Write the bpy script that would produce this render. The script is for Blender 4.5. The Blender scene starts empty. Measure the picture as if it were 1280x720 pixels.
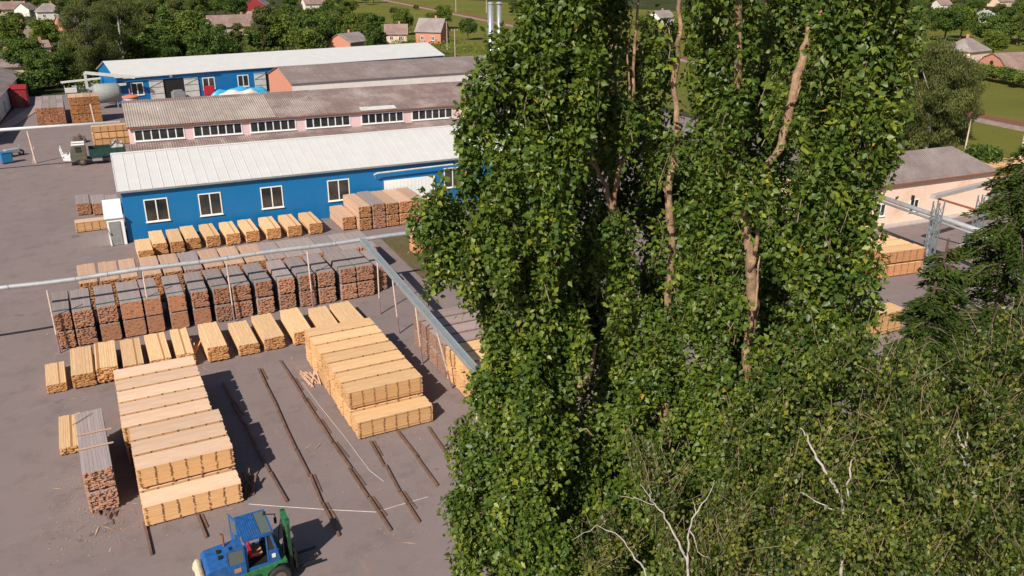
import bpy, bmesh, math, random
import numpy as np
from mathutils import Vector, Matrix
random.seed(7); rng=np.random.default_rng(7)
R_=math.radians
sc=bpy.context.scene; col=sc.collection
# ------------------------------------------------------------------ camera model (survey of the place)
CF=1040.; TH=R_(21.5); AZ=R_(27.5); RO=R_(-0.3); CH=25.
Fv=np.array([math.sin(AZ)*math.cos(TH),math.cos(AZ)*math.cos(TH),-math.sin(TH)])
Rv=np.array([math.cos(AZ),-math.sin(AZ),0.]); Uv=np.cross(Rv,Fv)
c_,s_=math.cos(RO),math.sin(RO)
Rv,Uv=(c_*Rv-s_*Uv),(c_*Uv+s_*Rv)
def ray(x,y): return Fv*CF+Rv*(x-640)+Uv*(360-y)
def G(x,y,z=0.):
    d=ray(x,y); return np.array([0,0,CH])+d*((z-CH)/d[2])
def GY(x,y,Y):
    d=ray(x,y); return np.array([0,0,CH])+d*(Y/d[1])
def GX(x,y,X):
    d=ray(x,y); return np.array([0,0,CH])+d*(X/d[0])
def GD(x,y,dist):
    d=ray(x,y); return np.array([0,0,CH])+d*(dist/math.hypot(d[0],d[1]))
def pj(p):
    d=np.array(p,float)-np.array([0,0,CH]); z=d@Fv
    return 640+CF*(d@Rv)/z, 360-CF*(d@Uv)/z, z
# ------------------------------------------------------------------ materials
MATS={}
def newmat(name):
    m=bpy.data.materials.new(name); m.use_nodes=True; nt=m.node_tree
    MATS[name]=m; return m,nt,nt.nodes['Principled BSDF']
def mix_col(nt,fac,a,b,mode='MIX'):
    n=nt.nodes.new('ShaderNodeMix'); n.data_type='RGBA'; n.blend_type=mode
    for s,v in ((0,fac),(6,a),(7,b)):
        if hasattr(v,'links'): nt.links.new(v,n.inputs[s])
        else: n.inputs[s].default_value=v if s==0 else (*v[:3],1)
    return n.outputs[2]
def noise(nt,scale,detail=4,rough=.6,coord='Object',stretch=None):
    tc=nt.nodes.new('ShaderNodeTexCoord'); o=tc.outputs[coord]
    if stretch:
        mp=nt.nodes.new('ShaderNodeMapping'); mp.inputs['Scale'].default_value=stretch
        nt.links.new(o,mp.inputs[0]); o=mp.outputs[0]
    n=nt.nodes.new('ShaderNodeTexNoise'); n.inputs['Scale'].default_value=scale
    n.inputs['Detail'].default_value=detail; n.inputs['Roughness'].default_value=rough
    nt.links.new(o,n.inputs['Vector']); return n.outputs['Fac']
def ramp(nt,src,a,b):
    n=nt.nodes.new('ShaderNodeMapRange'); nt.links.new(src,n.inputs[0])
    n.inputs[1].default_value=a; n.inputs[2].default_value=b; n.clamp=True
    return n.outputs[0]
def bump(nt,b,h,strength=.4,dist=.02):
    n=nt.nodes.new('ShaderNodeBump'); n.inputs['Strength'].default_value=strength
    n.inputs['Distance'].default_value=dist; nt.links.new(h,n.inputs['Height'])
    nt.links.new(n.outputs[0],b.inputs['Normal'])
def plain(name,c,rough=.6,metal=0.,var=.25,scale=3.,dirt=None,spec=None):
    m,nt,b=newmat(name)
    n=noise(nt,scale,5,.65)
    lo=tuple(x*(1-var) for x in c); hi=tuple(min(1,x*(1+var*.6)) for x in c)
    o=mix_col(nt,ramp(nt,n,.3,.7),lo,hi)
    if dirt:
        o=mix_col(nt,ramp(nt,noise(nt,scale*.37,6,.7),.55,.72),o,dirt)
    nt.links.new(o,b.inputs['Base Color'])
    b.inputs['Roughness'].default_value=rough; b.inputs['Metallic'].default_value=metal
    if spec is not None: b.inputs['Specular IOR Level'].default_value=spec
    return m
def wave(nt,scale,axis,coord='Object'):
    tc=nt.nodes.new('ShaderNodeTexCoord'); w=nt.nodes.new('ShaderNodeTexWave')
    w.bands_direction=axis; w.inputs['Scale'].default_value=scale; w.inputs['Distortion'].default_value=0
    nt.links.new(tc.outputs[coord],w.inputs['Vector']); return w.outputs['Fac']
def ribbed(name,c,axis,scale,rough=.45,dirt=None,strength=.5,metal=0.,var=.06,dist=.03):
    m=plain(name,c,rough,metal,var,.6,dirt); nt=m.node_tree
    bump(nt,nt.nodes['Principled BSDF'],wave(nt,scale,axis),strength,dist); return m
def wood(name,a,b_,dark,grainaxis='Y',isl=.8):
    m,nt,b=newmat(name)
    g=nt.nodes.new('ShaderNodeNewGeometry'); oi=nt.nodes.new('ShaderNodeObjectInfo')
    st=(1,14,14) if grainaxis=='X' else (14,1,14)
    gr=noise(nt,1.2,4,.6,stretch=st)
    o=mix_col(nt,g.outputs['Random Per Island'],a,b_)
    o=mix_col(nt,ramp(nt,gr,.35,.75),o,tuple(x*.72 for x in a))
    mm=nt.nodes.new('ShaderNodeMath'); mm.operation='GREATER_THAN'; mm.inputs[1].default_value=.92
    mu=nt.nodes.new('ShaderNodeMath'); mu.operation='MULTIPLY'; mu.inputs[1].default_value=97.31
    fr=nt.nodes.new('ShaderNodeMath'); fr.operation='FRACT'
    nt.links.new(g.outputs['Random Per Island'],mu.inputs[0]); nt.links.new(mu.outputs[0],fr.inputs[0]); nt.links.new(fr.outputs[0],mm.inputs[0])
    o=mix_col(nt,mm.outputs[0],o,dark)
    hs=nt.nodes.new('ShaderNodeHueSaturation')
    mr=nt.nodes.new('ShaderNodeMapRange'); nt.links.new(oi.outputs['Random'],mr.inputs[0]); mr.inputs[3].default_value=.82; mr.inputs[4].default_value=1.12
    nt.links.new(mr.outputs[0],hs.inputs['Value']); nt.links.new(o,hs.inputs['Color'])
    nt.links.new(hs.outputs[0],b.inputs['Base Color']); b.inputs['Roughness'].default_value=.8
    b.inputs['Specular IOR Level'].default_value=.2
    return m
wood('wood_yellow',(.85,.57,.33),(.79,.49,.25),(.42,.21,.08)); wood('wood_yellow_end',(.64,.31,.12),(.48,.21,.07),(.20,.08,.03))
wood('wood_tan',(.66,.44,.31),(.56,.35,.24),(.32,.17,.10)); wood('wood_tan_end',(.58,.27,.10),(.42,.17,.06),(.16,.06,.03))
wood('wood_grey',(.39,.32,.305),(.32,.26,.25),(.20,.16,.15)); wood('wood_grey_end',(.64,.29,.15),(.44,.19,.095),(.12,.05,.035))
wood('wood_kiln_pink',(.80,.56,.40),(.71,.47,.32),(.55,.35,.2),'X'); wood('wood_kiln_yellow',(.86,.55,.30),(.80,.48,.235),(.55,.3,.12),'X')
wood('wood_kiln_brown',(.43,.33,.31),(.35,.265,.25),(.18,.12,.10),'X'); wood('wood_kiln_side',(.82,.49,.24),(.70,.40,.18),(.4,.2,.08),'X')
wood('wood_kiln_brownside',(.42,.25,.19),(.34,.19,.14),(.2,.1,.07),'X'); wood('wood_red',(.72,.36,.18),(.58,.27,.12),(.2,.09,.05),'X')
wood('sticker_wood_shade',(.34,.17,.08),(.2,.1,.05),(.1,.05,.03),'X')  # sticker brown, darkened to carry the shadow gaps beside the stickers
plain('teal_strap',(.05,.10,.10),.6)
plain('plank_old',(.17,.095,.065),.9,var=.4,scale=2)
# asphalt
def asphalt():
    m,nt,b=newmat('asphalt')
    a=mix_col(nt,ramp(nt,noise(nt,.09,6,.6),.3,.7),(.200,.150,.147),(.246,.187,.182))
    a=mix_col(nt,ramp(nt,noise(nt,.6,7,.72),.50,.74),a,(.135,.106,.100))
    a=mix_col(nt,ramp(nt,noise(nt,.22,7,.7,stretch=(1,2.4,1)),.57,.72),a,(.275,.215,.20))
    a=mix_col(nt,ramp(nt,noise(nt,18,3,.7),.35,.8),a,(.19,.15,.14),'MIX')
    a=mix_col(nt,ramp(nt,noise(nt,.45,8,.75,stretch=(1,.25,1)),.60,.70),a,(.28,.185,.13))
    a=mix_col(nt,ramp(nt,noise(nt,.18,8,.8),.62,.66),a,(.115,.09,.085))
    nt.links.new(a,b.inputs['Base Color']); b.inputs['Roughness'].default_value=.92
    bump(nt,b,noise(nt,30,4,.7),.25,.01)
asphalt()
def grassmat(name,a,b2,c2,s=.05):
    m,nt,b=newmat(name)
    o=mix_col(nt,ramp(nt,noise(nt,s,6,.6),.35,.65),a,b2)
    o=mix_col(nt,ramp(nt,noise(nt,s*3.1,6,.7,stretch=(1,.35,1)),.55,.7),o,c2)
    o=mix_col(nt,ramp(nt,noise(nt,3,4,.8),.35,.75),o,tuple(x*.55 for x in a))
    nt.links.new(o,b.inputs['Base Color']); b.inputs['Roughness'].default_value=.95; b.inputs['Specular IOR Level'].default_value=.1
    bump(nt,b,noise(nt,2.5,5,.8),.8,.25)
grassmat('village_grass',(.045,.058,.020),(.075,.08,.028),(.14,.11,.06),.03)
grassmat('meadow_grass',(.19,.185,.035),(.13,.14,.03),(.26,.19,.08),.045)
grassmat('dirt_grass',(.20,.13,.09),(.13,.14,.04),(.25,.17,.12),.3)
ribbed('white_roof',(.60,.59,.575),'X',1.3,.5,strength=.25,dist=.02)
ribbed('blue_wall',(.005,.15,.38),'X',1.5,.45,strength=.3,dist=.02)
def asbestos(name,a,b2,c2):
    m,nt,b=newmat(name)
    tc=nt.nodes.new('ShaderNodeTexCoord')
    br=nt.nodes.new('ShaderNodeTexBrick'); br.offset=0; br.inputs['Scale'].default_value=.5
    br.inputs['Color1'].default_value=(*a,1); br.inputs['Color2'].default_value=(*b2,1); br.inputs['Mortar'].default_value=(*[x*.6 for x in a],1)
    br.inputs['Mortar Size'].default_value=.012; br.inputs['Brick Width'].default_value=.56; br.inputs['Row Height'].default_value=.8
    nt.links.new(tc.outputs['Object'],br.inputs['Vector'])
    o=mix_col(nt,ramp(nt,noise(nt,.22,6,.7),.45,.68),br.outputs[0],c2)
    o=mix_col(nt,ramp(nt,noise(nt,2.5,5,.75),.5,.8),o,tuple(x*.6 for x in a))
    o=mix_col(nt,ramp(nt,noise(nt,.5,7,.8,stretch=(1.6,.25,1)),.6,.68),o,tuple(min(1,x*1.25) for x in c2))
    nt.links.new(o,b.inputs['Base Color']); b.inputs['Roughness'].default_value=.9
    bump(nt,b,wave(nt,1.1,'X'),.9,.05)
asbestos('asbestos_brown',(.25,.175,.16),(.20,.14,.125),(.42,.34,.31))
asbestos('asbestos_grey',(.38,.31,.27),(.31,.25,.22),(.45,.38,.34))
asbestos('slate_grey',(.24,.18,.17),(.20,.155,.145),(.29,.24,.23))
asbestos('village_roof_grey',(.30,.25,.235),(.25,.20,.19),(.37,.32,.3))
asbestos('village_roof_brown',(.30,.19,.16),(.25,.16,.135),(.36,.27,.23))
plain('pink_plaster',(.72,.50,.50),.85,var=.10,scale=.5,dirt=(.55,.38,.36))
plain('peach_plaster',(.84,.60,.48),.85,var=.06,scale=.5,dirt=(.70,.45,.32))
plain('cream_plaster',(.70,.52,.38),.85,var=.1)
plain('white_plaster',(.72,.66,.62),.85,var=.1,scale=.6,dirt=(.5,.42,.38))
plain('orange_brick',(.56,.24,.16),.85,var=.2,scale=4)
plain('red_paint',(.26,.02,.025),.5,var=.2)
plain('white_paint',(.80,.80,.79),.45,var=.05,scale=1)
plain('white_dirty',(.62,.60,.57),.6,var=.15,scale=1.5,dirt=(.4,.34,.28))
plain('doorway_shade',(.015,.014,.013),.9)  # near-black colour stands in for shade inside the open doors
plain('concrete',(.42,.37,.35),.9,var=.2)
plain('path_concrete',(.36,.27,.25),.9,var=.2,scale=.4)
plain('pipe_silver',(.62,.63,.64),.42,.55,var=.14,scale=2.5,dirt=(.42,.38,.35))
plain('pipe_grey',(.33,.36,.37),.5,.35,var=.12,scale=2,dirt=(.24,.23,.22))
plain('post_pale',(.62,.48,.40),.75,var=.2,scale=3,dirt=(.35,.22,.17))
plain('post_purple',(.26,.16,.18),.8)
plain('steel_teal',(.20,.25,.27),.5,.3,var=.3,scale=3,dirt=(.22,.14,.1))
plain('steel_grey',(.34,.35,.35),.5,.4,var=.2)
plain('galvanised',(.55,.56,.57),.35,.7,var=.1)
plain('rust',(.25,.09,.05),.8,var=.3)
plain('rubber',(.028,.026,.025),.85,var=.3,scale=6)
plain('rim_dark',(.16,.11,.09),.7,var=.4,scale=8)
plain('truck_green',(.010,.050,.040),.5,var=.25,scale=2)
plain('cab_khaki',(.11,.10,.07),.6,var=.35,scale=3)
plain('lift_green',(.022,.15,.055),.55,var=.35,scale=4,dirt=(.14,.12,.08))
plain('lift_green_dark',(.015,.06,.025),.55,var=.3,scale=4)
plain('lift_blue',(.018,.105,.32),.5,var=.35,scale=4,dirt=(.09,.105,.15))
plain('lift_cream',(.60,.52,.38),.6,var=.2,scale=4,dirt=(.35,.25,.16))
plain('red_seat',(.50,.015,.03),.7,var=.15)
plain('tan_seat',(.42,.24,.12),.8)
plain('label_orange',(.45,.22,.10),.6)
plain('black_steel',(.025,.024,.022),.5,.3,var=.3)
plain('bin_blue',(.02,.16,.36),.5)
plain('tarp_cyan',(.05,.36,.62),.4,var=.3,scale=4)
plain('tarp_grey',(.30,.31,.30),.7,var=.2)
plain('orange_lid',(.65,.20,.12),.6)
plain('bark_poplar',(.36,.225,.135),.95,var=.65,scale=7,dirt=(.085,.06,.035)); bump(MATS['bark_poplar'].node_tree,MATS['bark_poplar'].node_tree.nodes['Principled BSDF'],noise(MATS['bark_poplar'].node_tree,16,5,.7,stretch=(1,1,.25)),1.,.03)
plain('bark_birch',(.46,.41,.36),.8,var=.25,scale=14,dirt=(.16,.12,.10))
plain('bark_dark',(.10,.07,.05),.95,var=.4,scale=6)
plain('twig',(.27,.19,.12),.9,var=.3,scale=5)
plain('rope_white',(.62,.56,.52),.8)
plain('ballast',(.24,.17,.15),.95,var=.3,scale=1)
m,nt,b=newmat('glass_dark'); 
nt.links.new(mix_col(nt,ramp(nt,noise(nt,.5,3),.35,.65),(.02,.022,.022),(.06,.055,.05)),b.inputs['Base Color']); b.inputs['Roughness'].default_value=.08
m,nt,b=newmat('glass_pale'); b.inputs['Base Color'].default_value=(.11,.13,.12,1); b.inputs['Roughness'].default_value=.12
def leafmat(name,cols,rough=.42,trans=.3,spec=.5):
    m,nt,b=newmat(name)
    at=nt.nodes.new('ShaderNodeAttribute'); at.attribute_name='rnd'
    cr=nt.nodes.new('ShaderNodeValToRGB'); e=cr.color_ramp.elements
    e[0].position=cols[0][0]; e[0].color=(*cols[0][1],1); e[1].position=cols[-1][0]; e[1].color=(*cols[-1][1],1)
    for p,c in cols[1:-1]:
        k=e.new(p); k.color=(*c,1)
    nt.links.new(at.outputs['Fac'],cr.inputs[0]); nt.links.new(cr.outputs[0],b.inputs['Base Color'])
    b.inputs['Roughness'].default_value=rough; b.inputs['Specular IOR Level'].default_value=spec
    t=nt.nodes.new('ShaderNodeBsdfTranslucent'); ms=nt.nodes.new('ShaderNodeMixShader'); ms.inputs[0].default_value=trans
    hs=nt.nodes.new('ShaderNodeHueSaturation'); hs.inputs['Value'].default_value=1.3; hs.inputs['Hue'].default_value=.48
    nt.links.new(cr.outputs[0],hs.inputs['Color']); nt.links.new(hs.outputs[0],t.inputs['Color'])
    out=nt.nodes['Material Output']; nt.links.new(b.outputs[0],ms.inputs[1]); nt.links.new(t.outputs[0],ms.inputs[2]); nt.links.new(ms.outputs[0],out.inputs[0])
leafmat('leaf_poplar',[(0,(.026,.056,.010)),(.4,(.070,.118,.015)),(.8,(.145,.195,.024)),(.965,(.25,.28,.034)),(1,(.42,.27,.03))],.45,.26,.40)
leafmat('leaf_birch',[(0,(.020,.042,.010)),(.45,(.062,.096,.017)),(.9,(.17,.20,.032)),(.99,(.26,.24,.04)),(1,(.50,.25,.03))],.45,.3,.4)
leafmat('needles',[(0,(.016,.034,.008)),(.5,(.042,.070,.012)),(1,(.085,.115,.020))],.85,.1,.08)
leafmat('leaf_village_dark',[(0,(.028,.056,.012)),(.6,(.078,.128,.022)),(1,(.15,.20,.04))],.6,.2,.2)
leafmat('leaf_village_mid',[(0,(.050,.078,.014)),(.6,(.125,.168,.026)),(1,(.22,.25,.045))],.6,.2,.2)
leafmat('leaf_village_olive',[(0,(.048,.062,.018)),(.6,(.105,.122,.032)),(1,(.19,.20,.06))],.6,.2,.2)
M=MATS
# ------------------------------------------------------------------ mesh helpers
class MB:
    def __init__(s): s.v=[]; s.f=[]; s.m=[]; s.mats=[]; s.cur=0
    def mat(s,name):
        if name not in s.mats: s.mats.append(name)
        s.cur=s.mats.index(name); return s
    def add(s,vs,fs,ms=None):
        o=len(s.v); s.v+= [tuple(map(float,p)) for p in vs]; s.f+=[tuple(i+o for i in f) for f in fs]
        s.m+= ms if ms else [s.cur]*len(fs); return s
    def box(s,x0,x1,y0,y1,z0,z1,rot=None,piv=None,ms=None):
        vs=[(x,y,z) for z in (z0,z1) for x,y in ((x0,y0),(x1,y0),(x1,y1),(x0,y1))]
        if rot is not None:
            pv=Vector(piv) if piv else Vector(((x0+x1)/2,(y0+y1)/2,(z0+z1)/2))
            vs=[tuple(rot@(Vector(v)-pv)+pv) for v in vs]
        return s.add(vs,[(0,3,2,1),(4,5,6,7),(0,1,5,4),(1,2,6,5),(2,3,7,6),(3,0,4,7)],ms)
    def bar(s,a,b,w,h=None,up=(0,0,1)):
        a=Vector(a);b=Vector(b);d=(b-a).normalized();u=Vector(up)
        if abs(d.dot(u))>.98: u=Vector((0,1,0))
        r=d.cross(u).normalized();u=r.cross(d); h=h or w
        vs=[p+r*(i*w/2)+u*(j*h/2) for p in (a,b) for i,j in ((-1,-1),(1,-1),(1,1),(-1,1))]
        return s.add(vs,[(0,3,2,1),(4,5,6,7),(0,1,5,4),(1,2,6,5),(2,3,7,6),(3,0,4,7)])
    def tube(s,pts,rad,n=10,cap=True):
        pts=[Vector(p) for p in pts]
        if not hasattr(rad,'__len__'): rad=[rad]*len(pts)
        vs=[];fs=[]
        r0=None
        for i,p in enumerate(pts):
            d=(pts[min(i+1,len(pts)-1)]-pts[max(i-1,0)]).normalized()
            if r0 is None:
                r0=d.cross(Vector((0,0,1)))
                if r0.length<.05: r0=d.cross(Vector((0,1,0)))
            r0=(r0-d*r0.dot(d)).normalized(); u=d.cross(r0)
            for k in range(n):
                a=2*math.pi*k/n; vs.append(p+(r0*math.cos(a)+u*math.sin(a))*rad[i])
        for i in range(len(pts)-1):
            for k in range(n):
                a=i*n+k;b2=i*n+(k+1)%n; fs.append((a,b2,b2+n,a+n))
        if cap:
            fs.append(tuple(reversed(range(n)))); fs.append(tuple(range((len(pts)-1)*n,len(pts)*n)))
        return s.add(vs,fs)
    def prism(s,poly,y0,y1):   # polygon in xz extruded along y
        n=len(poly); vs=[(x,y0,z) for x,z in poly]+[(x,y1,z) for x,z in poly]
        fs=[tuple(range(n)),tuple(reversed(range(n,2*n)))]+[(i,i+n,(i+1)%n+n,(i+1)%n) for i in range(n)]
        return s.add(vs,fs)
    def prismx(s,poly,x0,x1):  # polygon in yz extruded along x
        n=len(poly); vs=[(x0,y,z) for y,z in poly]+[(x1,y,z) for y,z in poly]
        fs=[tuple(range(n)),tuple(reversed(range(n,2*n)))]+[(i,i+n,(i+1)%n+n,(i+1)%n) for i in range(n)]
        return s.add(vs,fs)
    def mesh(s,name,bevel=0.,smooth=False):
        me=bpy.data.meshes.new(name); me.from_pydata(s.v,[],s.f)
        for mn in (s.mats or ['concrete']): me.materials.append(M[mn])
        me.polygons.foreach_set('material_index',s.m)
        if True:
            bm=bmesh.new(); bm.from_mesh(me)
            bmesh.ops.recalc_face_normals(bm,faces=bm.faces)
            if bevel: bmesh.ops.bevel(bm,geom=[e for e in bm.edges],offset=bevel,segments=2,affect='EDGES',profile=.6)
            bm.to_mesh(me); bm.free()
        if smooth: me.polygons.foreach_set('use_smooth',[len(p.vertices)<=4 for p in me.polygons])
        return me
def link(name,data,parent=None,loc=None,rz=None):
    o=bpy.data.objects.new(name,data); col.objects.link(o)
    if parent: o.parent=parent
    if loc is not None: o.location=loc
    if rz is not None: o.rotation_euler=(0,0,rz)
    return o
def tag(o,label,cat,group=None):
    o['label']=label; o['category']=cat
    if group: o['group']=group
    return o
def thing(name,label,cat,loc=(0,0,0),rz=0,group=None):
    return tag(link(name,None,None,loc,rz),label,cat,group)
def part(name,mb,parent,mats=None,bevel=0.,smooth=False,label=None):
    if mats: mb.mats=[mats]; mb.m=[0]*len(mb.f)
    o=link(name,mb.mesh(name,bevel,smooth),parent)
    if label: o['label']=label
    return o
def structure(o): o['kind']='structure'; return o
def npmesh(name,V,Fc,mat,rnd=None):
    me=bpy.data.meshes.new(name); k=Fc.shape[1]
    me.vertices.add(len(V)); me.vertices.foreach_set('co',V.astype(np.float32).ravel())
    me.loops.add(Fc.size); me.loops.foreach_set('vertex_index',Fc.astype(np.int32).ravel())
    me.polygons.add(len(Fc)); me.polygons.foreach_set('loop_start',np.arange(0,Fc.size,k,dtype=np.int32))
    me.update(calc_edges=True)
    if rnd is not None:
        a=me.attributes.new('rnd','FLOAT','FACE'); a.data.foreach_set('value',rnd.astype(np.float32))
    me.materials.append(M[mat]); return me
# leaves: kites folded along the midrib
def leaves(P,D,N,L,W,rnd,wide=.38,fold=.18):
    """P base points, D direction, N normal, L length, W half width"""
    D=D/np.linalg.norm(D,axis=1,keepdims=True); S=np.cross(D,N); S/=np.linalg.norm(S,axis=1,keepdims=True)+1e-9
    Nn=np.cross(S,D); L=L[:,None];W=W[:,None]
    v0=P; v2=P+D*L; v1=P+D*L*wide+S*W+Nn*W*fold*2; v3=P+D*L*wide-S*W+Nn*W*fold*2
    V=np.stack([v0,v1,v2,v3],1).reshape(-1,3); i=np.arange(len(P))*4
    F=np.concatenate([np.stack([i,i+1,i+2],1),np.stack([i,i+2,i+3],1)],0)
    return V,F,np.concatenate([rnd,rnd])
def unit(n): 
    v=rng.normal(size=(n,3)); return v/np.linalg.norm(v,axis=1,keepdims=True)
# ------------------------------------------------------------------ ground
def sheet(name,poly,z,mat):
    mb=MB().mat(mat); mb.add([(x,y,z) for x,y in poly],[tuple(range(len(poly)))]); return structure(part(name,mb,None))
sheet('terrain',[(-900,-300),(1500,-300),(1500,2500),(-900,2500)],-.03,'village_grass')
yr=G(1205,215)
sheet('yard_asphalt',[(-60,-40),(92,-40),(96,84),(86,190),(-8.5,188),(-12,150),(-60,120)],0.,'asphalt')
sheet('meadow',[(95,-40),(300,-40),(330,250),(240,560),(150,560),(105,330),(96,190),(97,84)],-.024,'meadow_grass')
# far meadow bands round the railway
sheet('field',[(100,300),(150,300),(260,640),(210,900),(150,700)],-.018,'meadow_grass')
sheet('dirt_patch',[(23.5,61.5),(31,61.5),(34,66),(31,73.5),(24,73.5)],.004,'dirt_grass')
sheet('path',[(-17,128),(-14.6,128),(-4.6,176),(-6.4,178)],.10,'path_concrete')
# ------------------------------------------------------------------ railway
A=Vector((133,56,0));B=Vector((200,606,0));d=(B-A).normalized();r=Vector((d.y,-d.x,0))
mb=MB().mat('ballast'); 
mb.add([A-r*2.6,A-r*1.6+Vector((0,0,.5)),A+r*1.6+Vector((0,0,.5)),A+r*2.6,B-r*2.6,B-r*1.6+Vector((0,0,.5)),B+r*1.6+Vector((0,0,.5)),B+r*2.6],[(0,1,5,4),(1,2,6,5),(2,3,7,6)])
structure(part('railway_ballast',mb,None))
rt=thing('railway_track','single rusty railway track running across the meadow','railway',(A.x,A.y,.5))
for s in (-1,1):
    mb=MB().mat('rust'); mb.bar(r*(s*.76)+Vector((0,0,.24)),(B-A)+r*(s*.76)+Vector((0,0,.24)),.09,.16); part('rail',mb,rt)
mb=MB().mat('concrete')
for i in range(0,900):
    p=d*(i*.6); mb.bar(p-r*1.3+Vector((0,0,.08)),p+r*1.3+Vector((0,0,.08)),.25,.16)
o=part('sleepers',mb,rt,'plank_old'); o['kind']='stuff'
# ------------------------------------------------------------------ timber packs
def pack_y(mt,me_,L=4.5,W=1.24,Hh=1.15,t=.052,rough=.05,layers=None,seed=0):
    """boards along y, ends at -y (y from 0 to L), x centred"""
    rr=random.Random(seed); mb=MB().mat(mt).mat(me_); mb.mat(mt)
    z=.1
    while z<Hh-.01:
        x=-W/2+rr.uniform(-.015,.015)
        while x<W/2-.06:
            w=min(rr.choice((.1,.12,.15,.18)),W/2-x+.02)
            j0=rr.uniform(-rough,rough);j1=rr.uniform(-rough,rough); g=rr.uniform(.003,.012)
            dz=rr.uniform(-.004,.004)
            mb.box(x+g/2,x+w-g/2,j0,L+j1,z+dz,z+dz+t-.008,ms=[0,0,1,0,1,0])
            x+=w
        z+=t
    for y in (.5,L/2,L-.5): mb.mat(me_).box(-W/2,W/2,y-.05,y+.05,0,.1)
    return mb.mesh('boards')
def pack_x(mt,ms_,L=4.45,W=1.3,Hh=1.15,seed=0):
    """boards along x (0..L), y from 0..W, spaced by stickers"""
    rr=random.Random(seed); mb=MB().mat(mt).mat(ms_); z=.1
    n=int((Hh-.1)/.05)
    for k in range(n):
        y=0.; top=k==n-1
        while y<W-.05:
            w=min(rr.choice((.12,.15,.18)),W-y)
            j0=rr.uniform(-.03,.03);j1=rr.uniform(-.04,.04)
            mb.box(j0,L+j1,y+.003,y+w-.003,z,z+.036,ms=[1,0 if top else 1,1,1,1,1]); y+=w
        z+=.05
    st=MB().mat('sticker_wood_shade'); z=.1
    for k in range(n):
        for i in range(7):
            x=.12+i*(L-.24)/6+rr.uniform(-.035,.035)
            if rr.random()<.06: continue
            st.box(x-.03,x+.03,-rr.uniform(.0,.035),W+rr.uniform(0,.05),z-.014,z-.0005)
            if i<7 and rr.random()<.75: st.box(x-.035,x+.035,-.012,-.001,z,z+.038)  # dark plates over the board edges: shadow gaps put into colour
        z+=.05
    for i in range(4):
        x=.3+i*(L-.6)/3; st.box(x-.05,x+.05,0,W,0,.085)
    return mb.mesh('boards'),st.mesh('stickers')
YP={}
for key,(a,b2,h,ro,t) in {'yellow':('wood_yellow','wood_yellow_end',1.0,.06,.05),'yellowlow':('wood_yellow','wood_yellow_end',.75,.09,.06),
      'tan':('wood_tan','wood_tan_end',1.2,.07,.055),'grey':('wood_grey','wood_grey_end',1.3,.07,.06),'greyfine':('wood_grey','wood_grey_end',1.3,.012,.045)}.items():
    YP[key]=[pack_y(a,b2,4.5,1.24,h,t,ro,seed=s*7+hash_) for s,hash_ in ((1,3),(2,5),(3,9))]
XP={}
for key,(a,b2) in {'pink':('wood_kiln_pink','wood_kiln_side'),'kyellow':('wood_kiln_yellow','wood_kiln_side'),'kbrown':('wood_kiln_brown','wood_kiln_brownside'),'red':('wood_kiln_yellow','wood_red')}.items():
    XP[key]=[pack_x(a,b2,seed=s) for s in (1,2,3)]
mb=MB().mat('teal_strap'); mb.box(-.63,.63,.50,.64,1.315,1.34); mb.box(-.64,-.63,.50,.64,.2,1.34); mb.box(.63,.64,.50,.64,.2,1.34); STRAP=mb.mesh('strap')
def ypack(kind,x,y,z,label,group,W=1.24,L=4.5,rz=0.,hs=1.,strap=False,dark=None):
    t=thing('timber_pack',label,'timber pack',(x,y,z),rz,group); t.scale=(W/1.24,L/4.5,hs)
    link('boards',random.choice(YP[kind]),t)
    if strap: link('strap',STRAP,t)
    return t
def xpack(kind,x,y,z,label,group,W=1.3,L=4.45,rz=0.,hs=1.):
    t=thing('timber_pack',label,'timber pack',(x,y,z),rz,group); t.scale=(L/4.45,W/1.3,hs)
    a,b2=random.choice(XP[kind]); link('boards',a,t); link('stickers',b2,t); return t
ORD=['first','second','third','fourth','fifth','sixth','seventh','eighth','ninth','tenth','eleventh','twelfth','thirteenth','fourteenth','fifteenth','sixteenth','seventeenth']
# pile A / B / C: kiln packs across the rails
def kiln(kind,X,Y,n,L,pitch,col_,side,group,offs=None,front1=True,tiers=2,kinds=None):
    for i in range(n):
        tt=1 if (front1 and i==0) else tiers
        for k in range(tt):
            dx=(offs(i) if offs else 0)+random.uniform(-.03,.03)
            kd=kinds(i) if kinds else kind
            if front1 and i==0: lab='low single %s pack lying alone in front of the %s'%(col_,side)
            else: lab='%s stickered pack, %s tier, %s row from front, %s'%({'pink':'pinkish','kyellow':'fresh yellow','kbrown':'weathered brown'}[kd],('lower','upper')[k],ORD[i],side)
            xpack(kd,X+dx,Y+i*pitch,k*1.17,lab,group,W=pitch-.2,L=L,rz=random.uniform(-.006,.006),hs=1.04)
kiln('pink',-.3,36.6,9,4.45,1.5,'pinkish','big pile left of the rails','packs in the pinkish kiln pile',lambda i:0 if i<4 else -.28)
kiln('kyellow',10.95,39.5,8,4.45,1.42,'yellow','big pile right of the rails','packs in the yellow kiln pile')
kiln('kbrown',18.25,38.6,8,4.3,1.42,'brown','pile beside the sloping pipe','packs in the pile behind the pipe posts',front1=False,kinds=lambda i:'kyellow' if i<4 else 'kbrown')
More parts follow.
